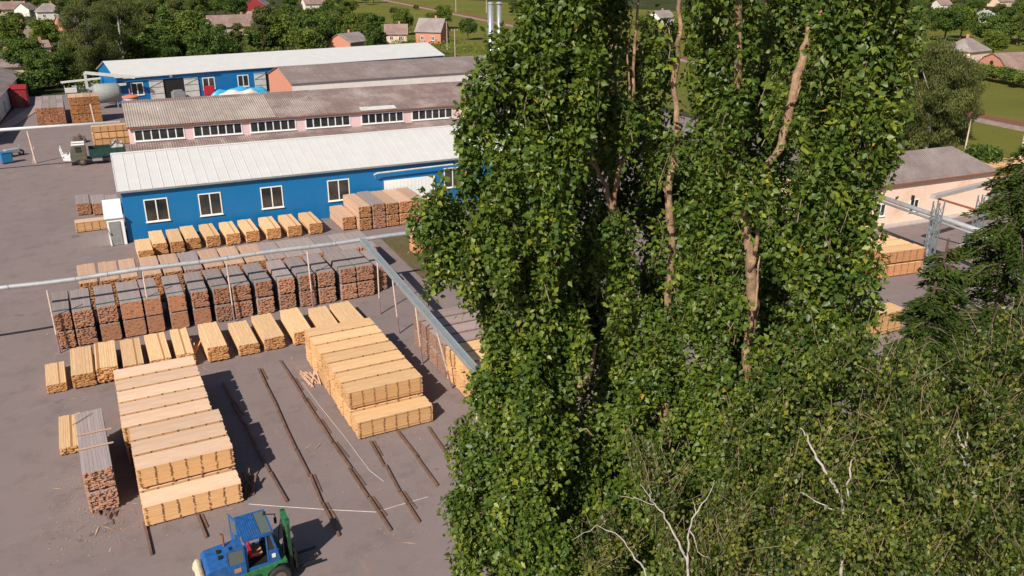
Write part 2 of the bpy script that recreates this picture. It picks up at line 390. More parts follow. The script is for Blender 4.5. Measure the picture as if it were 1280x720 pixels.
# loose leaning boards at pile ends
def loose(name,label,base,n,spread,L,mat,cat='boards'):
    mb=MB().mat(mat)
    for i in range(n):
        a=Vector(base)+Vector((random.uniform(-spread,spread),random.uniform(-spread*1.5,spread*1.5),random.uniform(.02,.1)))
        th_=random.uniform(-.5,.5)+math.pi/2; el=random.uniform(0,.55)
        b2=a+Vector((math.cos(th_)*math.cos(el),math.sin(th_)*math.cos(el),math.sin(el)))*random.uniform(.5,1)*L
        mb.bar(a,b2,.07,.03)
    o=part(name,mb,None); tag(o,label,cat); return o
loose('loose_boards','heap of broken sticks at the near right foot of the pinkish pile',(4.55,37.3,0),26,.35,1.2,'plank_old')
loose('loose_boards','sticks fallen against the left flank of the yellow kiln pile',(10.5,47.2,0),26,.35,1.4,'wood_tan')
# row 3: weathered two-tier row
base=[(74,97),(98,124),(128,154),(157,185),(186,208),(215,238),(244,266),(271,292),(295,318),(323,345),(351,372),(376.6,398),(400.5,422),(428,448),(449,470)]
for i,(a,b2) in enumerate(base):
    yb=437-(a-76)*.169
    p=G(a,yb);q=G(b2,yb-4); w=q[0]-p[0]-.02; xc=(p[0]+q[0])/2
    fine=i in (3,4,5)
    for k in range(2):
        kd='greyfine' if (fine or (k==0 and i in (2,6))) else 'grey'
        ypack(kd,xc,59.85+random.uniform(-.08,.08),k*1.34,'weathered grey-topped pack, %s tier, %s from left, long brown row'%(('lower','upper')[k],ORD[i]),'weathered two-tier packs under the pipe',W=w-.07,L=4.5,rz=random.uniform(-.018,.018),strap=(k==1))
for k in range(2):
    ypack('grey',19.5,60.6,k*1.05,'short reddish pack at the right end of the brown row, %s tier'%('lower','upper')[k],'short packs ending the brown row',W=1.15,L=4.2,hs=.8)
# row 2
tb=[(96,119),(121,144),(146,167),(172,195),(197,219),(221,243),(246,269),(270,293),(295,319),(320,343),(343,365),(365.5,387.5),(388,409),(409,430),(430,450)]
for i,(a,b2) in enumerate(tb):
    yb=331-(a-96)*.1205
    p=G(a,yb,2.4);q=G(b2,yb-2.5,2.4); w=q[0]-p[0]-.05; xc=(p[0]+q[0])/2; yk=(p[1]+q[1])/2
    kd='tan' if i<9 and i not in (5,) else 'grey'
    for k in range(2):
        ypack(kd,xc,yk-4.6,k*(1.2 if kd=='tan' else 1.2),'%s pack, %s tier, %s from left, row behind the brown row'%('tan' if kd=='tan' else 'greyish',('lower','upper')[k],ORD[i]),'two-tier packs in the middle row',W=w,L=4.6,hs=1. if kd=='tan' else .92,rz=random.uniform(-.015,.015))
# row 1
tb=[(184,203,289),(205,223,287),(224,242.5,283),(248,266,280.5),(272,290,278),(295.6,313,275),(320.6,339,272),(346,364,269),(372,389,266)]
for i,(a,b2,yb) in enumerate(tb):
    p=G(a,yb,1.15);q=G(b2,yb-1.8,1.15)
    ypack('yellow',(p[0]+q[0])/2,p[1]-4.3,0,'bright yellow pack, %s from left, below the near blue wall'%ORD[i],'yellow packs along the blue wall',W=q[0]-p[0]-.1,L=4.2,hs=1.15,rz=random.uniform(-.02,.02))
p=G(167,300,1.0); ypack('yellow',p[0]+.7,p[1]-3.6,0,'pale yellow pack standing forward of the yellow row by the blue corner','yellow packs along the blue wall',W=1.3,L=3.6)
# row 4
tb=[(57.5,81,444,.62,3.2),(86.5,114,432,1.0,4.3),(115,141,426,1.1,4.2),(147.5,172,424,.9,4.3),(178,203,414,1.0,4.4),(210,232,413,1.0,4.4),(245,270,402,1.15,4.3),(284,309,404,.85,4.2),(312.5,337,394,.95,4.4),(347,369,386,1.05,4.4),(380,402,382,.9,4.2),(410,434,377,.95,4.2)]
for i,(a,b2,yb,h,L) in enumerate(tb):
    p=G(a,yb,h);q=G(b2,yb-3.5,h); 
    ypack('yellow' if i not in (2,5) else 'yellowlow',(p[0]+q[0])/2,53.2+random.uniform(-.1,.1),0,'single yellow pack, %s from left, row in front of the brown row'%ORD[i],'single yellow packs before the brown row',W=q[0]-p[0]-.02,L=(L if i else 3.3),hs=h/(1. if i not in (2,5) else .75),rz=random.uniform(-.03,.03))
# small near packs
p=G(75,571); t=ypack('yellowlow',p[0]+.62,p[1],0,'low yellow pack with loose battens, left of the tall weathered pack','' or None,W=1.15,L=3.8,hs=.6)
for kk,(hs,zz) in enumerate(((.85,0),(.8,1.19))):
    ypack('grey',-1.95,38.9+kk*.05,zz,'rough weathered pack with ragged ends, %s tier, left of pinkish pile'%('lower','upper')[kk],'ragged weathered packs by the pinkish pile',W=1.3,L=6.4,hs=hs*1.06,rz=R_(1.5))
for nm,y in (('nearer',41.2),('farther',42.7)):
    mb=MB().mat('wood_tan'); mb.box(-2.75,-1.1,y,y+.1,2.32,2.36); tag(part('batten',mb,None),'pale batten across the top of the ragged pack, %s of two'%nm,'batten')
mb=MB().mat('wood_tan'); mb.bar((-2.9,44,2.34),(-2.0,44.9,2.38),.05,.03); tag(part('batten',mb,None),'pale stick lying askew at the far end of the ragged pack','batten')
loose('scattered_offcuts','dark offcuts on the asphalt under the front of the ragged pack',(-1.9,38.2,0),9,.4,.5,'plank_old')
loose('loose_boards','thin boards leaning beside the seventh yellow pack',(4.0,53.6,0),12,.18,3.2,'wood_red')
# block by the blue building right
xs=[(22.9,24.15),(24.35,25.6),(25.75,27.0),(27.15,28.5),(28.6,29.9)]
for i,(a,b2) in enumerate(xs):
    for k in range(2):
        ypack('grey' if i in (1,) else 'tan',(a+b2)/2,76.6,k*1.25,'reddish brown pack, %s tier, %s from left, before the white gate'%(('lower','upper')[k],ORD[i]),'block of packs before the white gate',W=b2-a,L=5.2,hs=1.02,rz=0)
ypack('tan',22.1,77.4,0,'half-height pack at the left side of the block before the white gate',None,W=1.3,L=4.6,hs=1.15)
for k in range(3):
    xpack('red',25.2,67.6,k*.78,'reddish side-on pack right of the pipe corner, %s tier'%('bottom','middle','top')[k],'side-on packs right of the pipe corner',W=1.3,L=4.6,hs=.66)
# small packs left of blue building
for i,(a,b2) in enumerate(((97.5,115),(117.5,134),(136,151))):
    p=G(a,270);q=G(b2,268)
    ypack('grey',(p[0]+q[0])/2,p[1],0,'grey-topped pack, %s of three, near the white lean-to of the blue building'%ORD[i],'three grey packs by the lean-to',W=q[0]-p[0],L=3.8,hs=1.0)
p=G(96,291.5)
xpack('pink',p[0],p[1],0,'low side-on pale pack wrapped by bands before the lean-to door',None,W=1.2,L=4.2,hs=.95)
# far stacks
def farstack(px0,px1,py,nx,nz,nd,W,h,where,mt,kind='y'):
    p=G(px0,py);q=G(px1,py-2); w=(q[0]-p[0])/nx
    for i in range(nx):
        for k in range(nz):
            for j in range(nd):
                ypack(mt,p[0]+(i+.5)*w,p[1]+j*4.6,k*h,'orange-brown pack, %s column, %s tier, %s'%(ORD[i],ORD[k],where) if nd==1 else 'orange-brown pack, %s column, %s tier, %s part, %s'%(ORD[i],ORD[k],('front','middle','rear')[j],where),'packs in the '+where,W=w-.04,L=4.5,hs=h/1.2)
farstack(47.5,84,158,4,2,3,1.1,1.35,'left far stack beyond the yard pole','grey')
farstack(91,129,155,4,3,1,1.1,1.4,'right far stack beyond the lorry','tan')
for k in range(3):
    p=G(118,183)
    xpack('kyellow',p[0],p[1],k*.95,'long yellow pack behind the lorry, %s tier'%('bottom','middle','top')[k],'yellow packs behind the lorry',W=1.4,L=6.2,hs=.8)
# right-hand packs
p=G(1139,345)
for i in range(3):
    for k in range(2):
        xpack('red',58.0,44.2+i*1.4,k*1.2,'orange pack, %s tier, row %s, by the foot of the steel trestle'%(('lower','upper')[k],ORD[i]),'orange packs by the steel trestle',W=1.3,L=4.6,rz=R_(-8))
p=G(1124,414); xpack('kyellow',p[0]-4.4,p[1],0,'orange pack half hidden behind the right edge of the poplars',None,W=1.4,L=4.6,hs=1.6)
p=G(1234,237)
for i in range(3):
    xpack('red',p[0]+1.0+i*5,p[1]+2,0,'orange pack, %s from the left, behind the peach building'%ORD[i],'orange packs beyond the peach building',W=3.,L=4.6,hs=1.6,rz=R_(4))
# ------------------------------------------------------------------ planks / rails on the asphalt
rails=[((278,480),(357,627)),((323,462),(422,670)),((350,452),(487,663)),((463,553),(522,653)),((498,540),(547,607)),((536,535),(562,575)),((180,655),(191,693)),((246,645),(258,672))]
desc=['in the shadow of the pinkish pile','left of the middle of the open yard','running from the yellow row to the open yard','first right of the yellow kiln pile front','second right of the yellow kiln pile front','short one nearest the poplars','poking out below the left corner of the pinkish pile','poking out below the pinkish pile by the forklift']
for (a,b2),ds in zip(rails,desc):
    p=G(*a);q=G(*b2); n=max(1,int(np.linalg.norm(q-p)/2.6)); t=thing('bearer_rail','dark bearer rail on asphalt, '+ds,'rail',tuple(p),0,'bearer rails on the asphalt')
    for i in range(n):
        mb=MB().mat('plank_old'); u=(q-p)*(i/n); v=(q-p)*((i+1.03)/n); jx=random.uniform(-.06,.06); jy=random.uniform(-.06,.06)
        mb.bar((u[0]+jx,u[1],.07),(v[0]+jy,v[1],.07),.11,.12)
        if random.random()<.4: mb.bar((u[0]+jx+.2,u[1],.03),(u[0]*.4+v[0]*.6+jy+.24,u[1]*.4+v[1]*.6,.03),.09,.05)
        part('timber',mb,t)
mb=MB().mat('rope_white'); pts=[G(x,y,.02) for x,y in ((311,630),(350,633),(410,637),(470,640),(500,631),(535,621))]; mb.tube(pts,.014,6)
tag(part('hose',mb,None),'thin white hose lying bent across the asphalt in front of the rails','hose')
mb=MB().mat('rope_white'); pts=[G(x,y,.02) for x,y in ((378,478),(400,508),(430,545),(462,588),(480,602))]; mb.tube(pts,.012,6)
tag(part('cable',mb,None),'thin pale cable lying on asphalt beside the yellow kiln pile','cable')
def litter():
    n=5200; g=np.random.default_rng(5); 
    spots=[(-.3,4.2,35.2,50),(10.6,16,37.5,51),(6.5,13.5,30,51),(-4.5,11,50.5,59),(-4,-1,36,44),(17.8,23,38,50),(-4,19,64.2,66),(2,20,76.5,78.5)]
    k=g.integers(0,len(spots),n); S=np.array(spots)[k]
    P=np.stack([S[:,0]+(S[:,1]-S[:,0])*g.random(n)+g.normal(size=n)*.7,S[:,2]+(S[:,3]-S[:,2])*g.random(n)+g.normal(size=n)*.7,g.uniform(.006,.03,n)],1)
    a=g.uniform(0,6.283,n); D=np.stack([np.cos(a),np.sin(a),g.normal(size=n)*.06],1)
    big=g.random(n)<.035; L=np.where(big,g.uniform(.3,1.1,n),g.uniform(.03,.12,n)); W=np.where(big,.03,g.uniform(.012,.035,n))
    V,F,rr=leaves(P,D,np.tile([0,0,1.],(n,1)),L,W,g.random(n),.5,.05)
    o=link('wood_litter',npmesh('wood_litter',V,F,'litter',rr)); o['kind']='stuff'; tag(o,'wood chips and splinters littered on the asphalt round the timber piles','wood chips')
m,nt,b=newmat('litter'); at=nt.nodes.new('ShaderNodeAttribute'); at.attribute_name='rnd'
nt.links.new(mix_col(nt,at.outputs['Fac'],(.20,.12,.08),(.55,.36,.22)),b.inputs['Base Color']); b.inputs['Roughness'].default_value=.9
litter()
# ------------------------------------------------------------------ overhead pipes
def post(parent,x,y,h,lean=(0,0)):
    mb=MB().mat('post_pale').mat('post_purple'); mb.mat('post_pale').tube([(x+lean[0],y+lean[1],h),(x+lean[0]*.3,y+lean[1]*.3,h*.3)],.055,8)
    mb.mat('post_purple').tube([(x+lean[0]*.3,y+lean[1]*.3,h*.3),(x,y,0)],.06,8); part('post',mb,parent)
t=thing('overhead_pipe','long silver insulated pipe on thin posts crossing above the timber rows','pipe',(0,60.6,0))
mb=MB().mat('pipe_silver'); pts=[(x,(.0 if x<20 else 0)+random.uniform(-.04,.04)-(x+6.4)*.027+.45,4.6+.05*math.sin(x*.7)) for x in np.arange(-40,32,2.)]; mb.tube(pts,.17,12)
part('pipe',mb,t,smooth=True)
mb=MB().mat('galvanised')
for x in np.arange(-38,31,2.): mb.tube([(x,-(x+6.4)*.027+.45,4.6+.05*math.sin(x*.7)),(x+.06,-(x+6.46)*.027+.45,4.6+.05*math.sin(x*.7))],.185,12)
part('pipe_bands',mb,t)
for x,yb in ((-3.7,59.35),(2.25,60.2),(7.8,59.35),(13.7,59.5),(-15,60.6),(-27,61),(24.,59.9)): post(t,x,yb-60.6,4.5,((0,.3)))
t=thing('overhead_pipe','broad grey pipe trough on posts descending from the long pipe towards the poplars','pipe',(17.6,60.2,0))
P0=G(453,300,4.6);P1=G(600,470,4.6); dd=(P1-P0)/np.linalg.norm(P1-P0); P2=P0+dd*34
mb=MB().mat('pipe_grey'); mb.bar(tuple(P0-np.array([17.6,60.2,0])+dd*.1),tuple(P2-np.array([17.6,60.2,0])),.42,.3)
for s in (-1,1): mb.tube([tuple(P0-np.array([17.6,60.2,0])+np.array([s*.2,0,.13])+dd*.15),tuple(P2-np.array([17.6,60.2,0])+np.array([s*.2,0,.13]))],.05,8)
part('trough',mb,t)
for px,py in ((475,393),(499,417),(528,455),(565,486)):
    b2=G(px,py); yy=b2[1]; xx=P0[0]+(yy-P0[1])*dd[0]/dd[1]; post(t,b2[0]-17.6,yy-60.2,4.45,(xx-b2[0],0))
post(t,P0[0]+(36-P0[1])*dd[0]/dd[1]-17.6,36-60.2,4.45)
# far pipe
t=thing('overhead_pipe','white overhead pipe on a forked pole at the far left of the yard','pipe',(0,142,0))
a=G(0,162.5,5.5);b2=G(150,152.5,5.5); mb=MB().mat('white_paint'); mb.tube([tuple(a-np.array([40,142,0])-np.array([0,0.,0])),tuple(a-np.array([0,142,0])),tuple(b2-np.array([0,142,0]))],.2,10); part('pipe',mb,t,smooth=True)
p=G(45,204); q=GY(34,164,p[1])
mb=MB().mat('post_pale'); mb.tube([(p[0]-.0,p[1]-142,0),(q[0],p[1]-142,q[2])],[.13,.1],8); mb.bar((p[0]-.35,p[1]-142,0),(q[0]+.35,p[1]-142,2.2),.08); part('post',mb,t)
q=G(124,176); mb=MB().mat('post_pale'); mb.tube([(q[0],q[1]-142,0),(q[0]-.3,q[1]-142,5.4)],.13,8); part('post',mb,t)
# ------------------------------------------------------------------ buildings
def window(parent,x,z,w,h,y=0.,n=2,frame='white_paint',glass='glass_dark',fw=.09,transom=None,face='front'):
    """window on the front wall (local -y), x left, z bottom"""
    mb=MB().mat(frame); d0,d1=y-.06,y+.02
    mb.box(x,x+w,d0,d1,z,z+fw); mb.box(x,x+w,d0,d1,z+h-fw,z+h)
    for i in range(n+1):
        xx=x+i*(w-fw)/n; mb.box(xx,xx+fw,d0+.004,d1,z+fw,z+h-fw)
    if transom: mb.box(x+fw,x+w-fw,d0+.01,d1-.002,z+transom,z+transom+fw*.7)
    f=part('window',mb,parent)
    mb=MB().mat(glass); mb.box(x+fw*.5,x+w-fw*.5,y-.02,y-.008,z+fw*.5,z+h-fw*.5); part('pane',mb,f)
    mb=MB().mat('white_dirty' if frame!='white_paint' else frame); mb.box(x-.06,x+w+.06,y-.14,y,z-.06,z-.002); part('sill',mb,f)
    return f
def gable(root,L,D,eave,ridge,wm,rm,over=.25,ridgepos=.5,t=.08,roofx=None):
    mb=MB().mat(wm); yr_=D*ridgepos
    mb.prismx([(0,0),(D,0),(D,eave),(yr_,ridge-.02),(0,eave)],0,L); w=part('wall',mb,root)
    mb=MB().mat(rm)
    sl=(ridge-eave)/yr_; sl2=(ridge-eave)/(D-yr_)
    e0=eave-over*sl; e1=eave-over*sl2
    mb.prismx([(-over,e0+.02),(yr_,ridge+.02),(yr_,ridge+.02+t),(-over,e0+.02+t)],-over,L+over)
    mb.prismx([(yr_,ridge+.02),(D+over,e1+.02),(D+over,e1+.02+t),(yr_,ridge+.02+t)],-over,L+over)
    rf=part('roof',mb,root); return w,rf
# front blue building
t=thing('blue_warehouse','nearer blue corrugated building with white roof behind the yellow packs','building',(2.35,83,0),R_(-1.5))
gable(t,46,14,5.0,7.0,'blue_wall','white_roof',over=.3)
mb=MB().mat('white_paint'); mb.box(-.32,46.3,-.36,-.30,4.84,5.02); part('gutter',mb,t,'steel_grey')
mb=MB().mat('white_roof')
for i in range(47):
    x=-.28+i*1.0; mb.prismx([(-.3,5.02),(7,7.105),(7,7.135),(-.3,5.05)],x,x+.05)
mb.prismx([(6.8,7.08),(7,7.14),(7.2,7.08),(7,7.17)],-.3,46.3); part('roof_seams',mb,t)
mb=MB().mat('steel_grey')
for x in (.3,11.5,22.8,35.): mb.tube([(x,-.33,4.85),(x,-.1,4.6),(x,-.1,.1)],.05,8)
dp_=part('downpipe',mb,t) if False else None
for x,w in ((1.8,2.1),(6.65,2.1),(12.5,2.15),(19.2,2.3),(32.0,2.0)): window(t,x,1.75,w,2.2,fw=.1)
mb=MB().mat('white_paint'); mb.box(25.2,30.9,-.16,-.04,0,3.3)
for i in range(14): mb.box(25.3+i*.4,25.34+i*.4,-.18,-.162,.1,3.2)
part('sliding_gate',mb,t)
mb=MB().mat('white_dirty'); mb.tube([(24.0,-.62,4.2),(24.4,-.58,4.32),(33.5,-.58,4.45)],.085,8); mb.tube([(24.0,-.62,4.2),(24.3,-.1,3.7)],.04,8); part('vent_pipe',mb,t)
# lean-to at left end
t2=thing('lean_to','white lean-to hatch with grey door at the left end of the blue building','annex',(.75,82.6,0),R_(-1.5))
mb=MB().mat('white_paint'); mb.prismx([(0,0),(4.4,0),(4.4,3.2),(0,2.6)],0,1.45); part('wall',mb,t2)
mb=MB().mat('white_paint'); mb.prismx([(-.15,2.62),(4.5,3.24),(4.5,3.3),(-.15,2.68)],-.15,1.45); part('roof',mb,t2)
mb=MB().mat('steel_grey'); mb.box(.15,1.1,-.08,-.003,.05,2.3); dr=part('door',mb,t2)
mb=MB().mat('black_steel'); mb.box(.22,.27,-.14,-.082,1.0,1.25); part('handle',mb,dr)
mb=MB().mat('steel_grey'); mb.bar((-.5,.2,0),(-.5,.2,2.0),.05); mb.bar((-.1,.05,0),(-.45,.2,2.0),.04); mb.bar((-.8,.3,0),(-.5,.2,1.9),.04); tag(part('ladder_frame',mb,None),'thin steel frame leaning by the grey door','frame'); 
bpy.data.objects['ladder_frame'].location=(.9,82.2,0)
# pink workshop
t=thing('pink_workshop','long pink building with bands of white windows and brown asbestos roof','building',(5.4,112,0),R_(-2))
L=62
gable(t,L,17,5.75,7.6,'pink_plaster','asbestos_brown',over=.35,ridgepos=.52,t=.1)
for a,b2 in ((168,232),(243,305),(314,372.5),(383,440),(452,506),(514,566),(574,624),(632,680)):
    x0=GY(a,170,111.3)[0]-5.4; x1=GY(b2,165,110.6)[0]-5.4
    f=window(t,x0,3.95,x1-x0,1.45,n=6,fw=.13)
mb=MB().mat('red_paint'); mb.box(-.36,L+.36,-.41,-.355,5.58,5.70); part('fascia',mb,t,'rust')
mb=MB().mat('asbestos_brown'); mb.prismx([(-6.,2.75),(-.01,3.62),(-.01,3.7),(-6.,2.83)],-.5,L); part('lower_roof',mb,t)
mb=MB().mat('white_plaster'); mb.box(0,L,-5.8,-.02,0,2.7); part('annex_wall',mb,t)
mb=MB().mat('asbestos_grey'); mb.prismx([(-.42,5.72),(7.6,7.38),(7.6,7.46),(-.42,5.80)],0.6,18.5)
o=part('grey_roof_patch',mb,t,label='paler grey section of asbestos roofing'); o.location=(-.9,0,.09)
mb=MB().mat('white_dirty'); mb.prismx([(-.43,5.74),(.8,6.02),(.8,6.04),(-.43,5.76)],29,34); o=part('roof_sheet',mb,t); o.location=(0,0,.13)
mb=MB().mat('black_steel'); mb.box(33.05,33.7,-.35,-.14,3.35,3.6); part('wall_lamp_box',mb,t)
# second shed
t=thing('brick_gable_shed','shed with orange brick gable and grey sheet roof behind the pink building','building',(33.6,147,0),R_(2.6))
gable(t,62,15,5.1,7.1,'white_plaster','slate_grey',over=.3)
mb=MB().mat('orange_brick'); mb.prismx([(0,0),(15,0),(15,5.05),(7.5,7.05),(0,5.05)],-.06,-.004); part('brick_gable',mb,t)
# back blue
t=thing('blue_warehouse','far blue shed with white roof and open white doors, beyond the pink building','building',(7.4,171.0,0),R_(8.9))
L=70
gable(t,L,15,4.75,6.9,'blue_wall','white_roof',over=.35)
def bx_(px): # local x of pixel on front wall
    d=ray(px,110); n=np.array([-math.sin(R_(8.9)),math.cos(R_(8.9))]); o=np.array([7.4,171.])
    tt=(o@n)/(d[0]*n[0]+d[1]*n[1]); q=d[:2]*tt-o; return q[0]*math.cos(R_(8.9))+q[1]*math.sin(R_(8.9))
for a,b2 in ((163.5,179.5),(254,269.5),(298,312),(352,366)): window(t,bx_(a),1.3,bx_(b2)-bx_(a),2.3,fw=.16)
def door_leaf(a,b2):
    mb=MB().mat('white_dirty'); mb.box(bx_(a),bx_(b2),-.2,-.08,.1,3.75); x0,x1=bx_(a),bx_(b2)
    mb.mat('steel_grey')
    for z in (.15,1.3,2.5,3.6): mb.box(x0,x1,-.24,-.202,z,z+.1)
    mb.bar((x0,-.23,2.6),(x1,-.23,3.6),.08,.04); part('door',mb,t)
door_leaf(187,204.5); door_leaf(231,248.5); door_leaf(319,333)
mb=MB().mat('doorway_shade'); mb.box(bx_(205),bx_(230.5),-.03,-.004,0,3.8); part('doorway',mb,t)  # black slab on the solid wall, shade of the opening painted in
mb=MB().mat('doorway_shade'); mb.box(bx_(333.5),bx_(345),-.03,-.004,0,3.8); part('doorway',mb,t)  # same black slab, painted shade of the second opening
mb=MB().mat('white_dirty'); mb.tube([(1,-.5,4.55),(bx_(272),-.5,4.75)],.09,8); part('gutter',mb,t)
mb=MB().mat('white_paint'); mb.box(bx_(214),bx_(217),-.3,-.04,4.1,4.5); part('lamp',mb,t)
b_=bx_
R8=Matrix.Rotation(R_(8.9),4,'Z')
def bl(x,y): v=R8@Vector((x,y,0)); return (7.4+v.x,171+v.y,0)
t=thing('machine_crate','grey machine standing in the dark doorway of the far blue shed','machine',bl(bx_(219),-1.5),R_(8.9)); mb=MB().mat('steel_grey'); mb.box(-1.1,1.1,-.8,.8,.25,1.6); mb.box(-.8,.8,-.5,.5,1.6,1.9); part('body',mb,t,bevel=.06)
mb=MB().mat('steel_grey'); mb.box(-.9,.9,-.6,.6,0,.25); part('base',mb,t)
mb=MB().mat('red_seat'); mb.box(-1,1,-.1,.1,.3,2.1); mb.box(-.9,.9,-.16,-.1,.4,2.0); o=part('red_panel',mb,None,bevel=.03); o.location=Vector(bl(bx_(260),-.6)); o.rotation_euler=(0,0,R_(8.9)); tag(o,'red cabinet standing under a window of the far blue shed','panel')  # flat red panel set upright before the shed wall
# cyan tarpaulin heap
def heap(name,label,cat,c,rx,ry,h,mat,seed):
    rs=random.Random(seed); n=26;m2=18; vs=[];fs=[]
    ph=[rs.uniform(0,6) for _ in range(6)]
    for j in range(m2+1):
        for i in range(n+1):
            x=-1+2*i/n;y=-1+2*j/m2
            e=max(0,1-abs(x)**4)*max(0,1-abs(y)**3); z=h*e**.6*(.75+.14*math.sin(7*x+ph[0])+.13*math.sin(5*y+4*x+ph[1])+.08*math.sin(15*x+ph[2])*math.sin(9*y+ph[3]))
            vs.append((x*rx+.05*math.sin(9*y+ph[4])*rx,y*ry,max(0,z)))
    for j in range(m2):
        for i in range(n):
            a=j*(n+1)+i; fs.append((a,a+1,a+n+2,a+n+1))
    mb=MB().mat(mat); mb.add(vs,fs); o=part(name,mb,None,smooth=True); o.location=c; tag(o,label,cat); return o
o=heap('tarpaulin','bright cyan tarpaulin over a heap against the far blue shed','tarpaulin',bl(bx_(296),-1.7),5.5,1.3,1.7,'tarp_cyan',3); o.rotation_euler=(0,0,R_(8.9))
heap('covered_heap','whitish sacks heaped in front of the cyan tarpaulin','heap',bl(bx_(289),-4.2),4.,1.3,1.5,'white_dirty',5)
# silo & cyclone
t=thing('steel_tank','grey upright tank with orange lid at the left end of the pink building','tank',(7.9,146,0))
mb=MB().mat('steel_grey'); mb.tube([(0,0,0),(0,0,4.6)],1.15,24); part('shell',mb,t,smooth=True)
mb=MB().mat('orange_lid'); mb.tube([(0,0,4.6),(0,0,4.75),(0,0,4.95)],[1.25,1.25,.5],24); mb.tube([(0,0,4.9),(0,0,5.9)],.07,8); part('lid',mb,t)
q=G(137,138); t=thing('conveyor_tank','pale grey rounded tank with conveyor beams left of the far blue shed','tank',(q[0],q[1]+3,0),R_(6))
mb=MB().mat('tarp_grey'); mb.tube([(-2.,0,2.6),(-1.6,0,2.6),(1.9,0,2.6),(2.3,0,2.6)],[1.3,1.7,1.7,1.3],20); part('tank',mb,t,smooth=True)
mb=MB().mat('steel_grey'); 
for x in (-1.5,1.5):
    for y in (-1,1): mb=MB().mat('steel_grey'); mb.bar((x,y,0),(x,y,2),.2); part('leg',mb,t)
mb=MB().mat('white_dirty'); mb.bar((-2.5,3,6),(5.5,2,4.8),.5,.5); mb.bar((-2.5,3,6),(-2.5,3,3.2),.4); mb.bar((-2.3,3,3.2),(4,3,3.6),.5,.4); part('conveyor',mb,t)
t=thing('scrap_machinery','jumble of grey machine frames beside the conveyor tank','machinery',(G(105,122)[0],G(105,122)[1],0))
mb=MB().mat('steel_grey')
for i in range(26):
    a=Vector((random.uniform(-3.5,3.5),random.uniform(-2,2),random.uniform(.2,2.6))); b3=a+Vector((random.uniform(-1.8,1.8),random.uniform(-1,1),random.uniform(-.6,.8))); mb.bar(a,b3,random.choice((.12,.2,.4)))
for x in (-3,-1,1,3): mb.bar((x,0,0),(x,0,2.4),.15)
part('frames',mb,t)
mb=MB().mat('white_dirty'); mb.bar((-3.5,.5,3.),(3.5,.5,3.4),.6,.3); mb.bar((-3,-.6,1.6),(-1,-.6,1.6),1.2,.8); part('conveyor',mb,t)
# left shed, kiosk, low wall hedge
a=G(0,153);b2=G(21,125)
ang=math.atan2(b2[1]-a[1],b2[0]-a[0])
t=thing('grey_shed','shed with grey roof and pale corrugated wall at the left edge','building',(a[0]-22*math.cos(ang)/math.sin(ang),a[1]-22,0),ang-math.pi/2)
mb=MB().mat('white_plaster'); mb.prism([(-9,0),(0,0),(0,3.6),(-4.5,4.9),(-9,3.6)],0,60); part('wall',mb,t)
mb=MB().mat('slate_grey'); mb.prism([(.4,3.5),(-4.5,4.92),(-4.5,5.02),(.4,3.6)],-.3,60.3); mb.prism([(-4.5,4.92),(-9.4,3.5),(-9.4,3.6),(-4.5,5.02)],-.3,60.3); part('roof',mb,t)
mb=MB().mat('steel_grey')
for y in (6,14,22,30,38,46,54): mb.box(.004,.05,y,y+1.4,.0,2.2)
part('doors',mb,t,'concrete')
t=thing('red_kiosk','dark red metal kiosk at the far end of the grey shed','kiosk',(G(27,134)[0],G(27,134)[1]+1,0),R_(-5))
mb=MB().mat('red_paint'); mb.box(-1.3,1.3,-1.2,1.2,0,3.2); part('body',mb,t,bevel=.08)
mb=MB().mat('red_paint'); mb.prismx([(-1.35,3.2),(1.35,3.2),(0,3.9)],-1.4,1.4); part('roof',mb,t); mb=MB().mat('rust'); mb.box(-.5,.5,-1.26,-1.2,.1,2.2); part('door',mb,t)
# bins + cart
SC_=.62
t=thing('blue_bin','blue metal bin standing on the yard at the left edge','bin',(G(9,205)[0],G(9,205)[1]+.5,0),.3)
t.scale=(.62,.8,.8); mb=MB().mat('bin_blue'); mb.box(-1.0,1.0,-.6,.6,.2,1.75); part('body',mb,t,bevel=.05); mb=MB().mat('bin_blue')
mb.box(-1.06,1.06,-.66,.66,1.76,1.84); part('rim',mb,t)
mb=MB().mat('rubber'); [mb.tube([(x,y-.06,.12),(x,y+.06,.12)],.12,10) for x in (-.8,.8) for y in (-.5,.5)]; part('castors',mb,t)
t=thing('motor_cart','dark three-wheeled cart with pale rim parked behind the blue bin','cart',(G(20,196)[0],G(20,196)[1]+.6,0),.4)
t.scale=(.8,.8,.8); mb=MB().mat('tarp_grey'); mb.box(-1.6,.6,-.6,.6,.6,1.3); part('body',mb,t,bevel=.08)
for x,y in ((.9,0),(-1.2,-.7),(-1.2,.7)):
    mb=MB().mat('rubber').mat('rim_dark'); mb.mat('rubber').tube([(x,y-.1,.5),(x,y+.1,.5)],.5,18); w=part('wheel',mb,t); mb=MB().mat('galvanised'); mb.tube([(x,y-.12,.5),(x,y+.12,.5)],.25,12); part('rim',mb,w)
mb=MB().mat('galvanised'); mb.tube([(.5,0,1.2),(.75,0,1.7),(.7,.4,1.75)],.04,6); mb.tube([(.75,0,1.7),(.7,-.4,1.75)],.04,6); mb.tube([(.9,0,.5),(.75,0,1.7)],.04,6); part('handlebar',mb,t)
heap('bark_heap','small heap of pale waste in front of the parked lorry','heap',(G(100,178)[0],G(100,178)[1],0),.9,.7,1.2,'bark_dark',8)
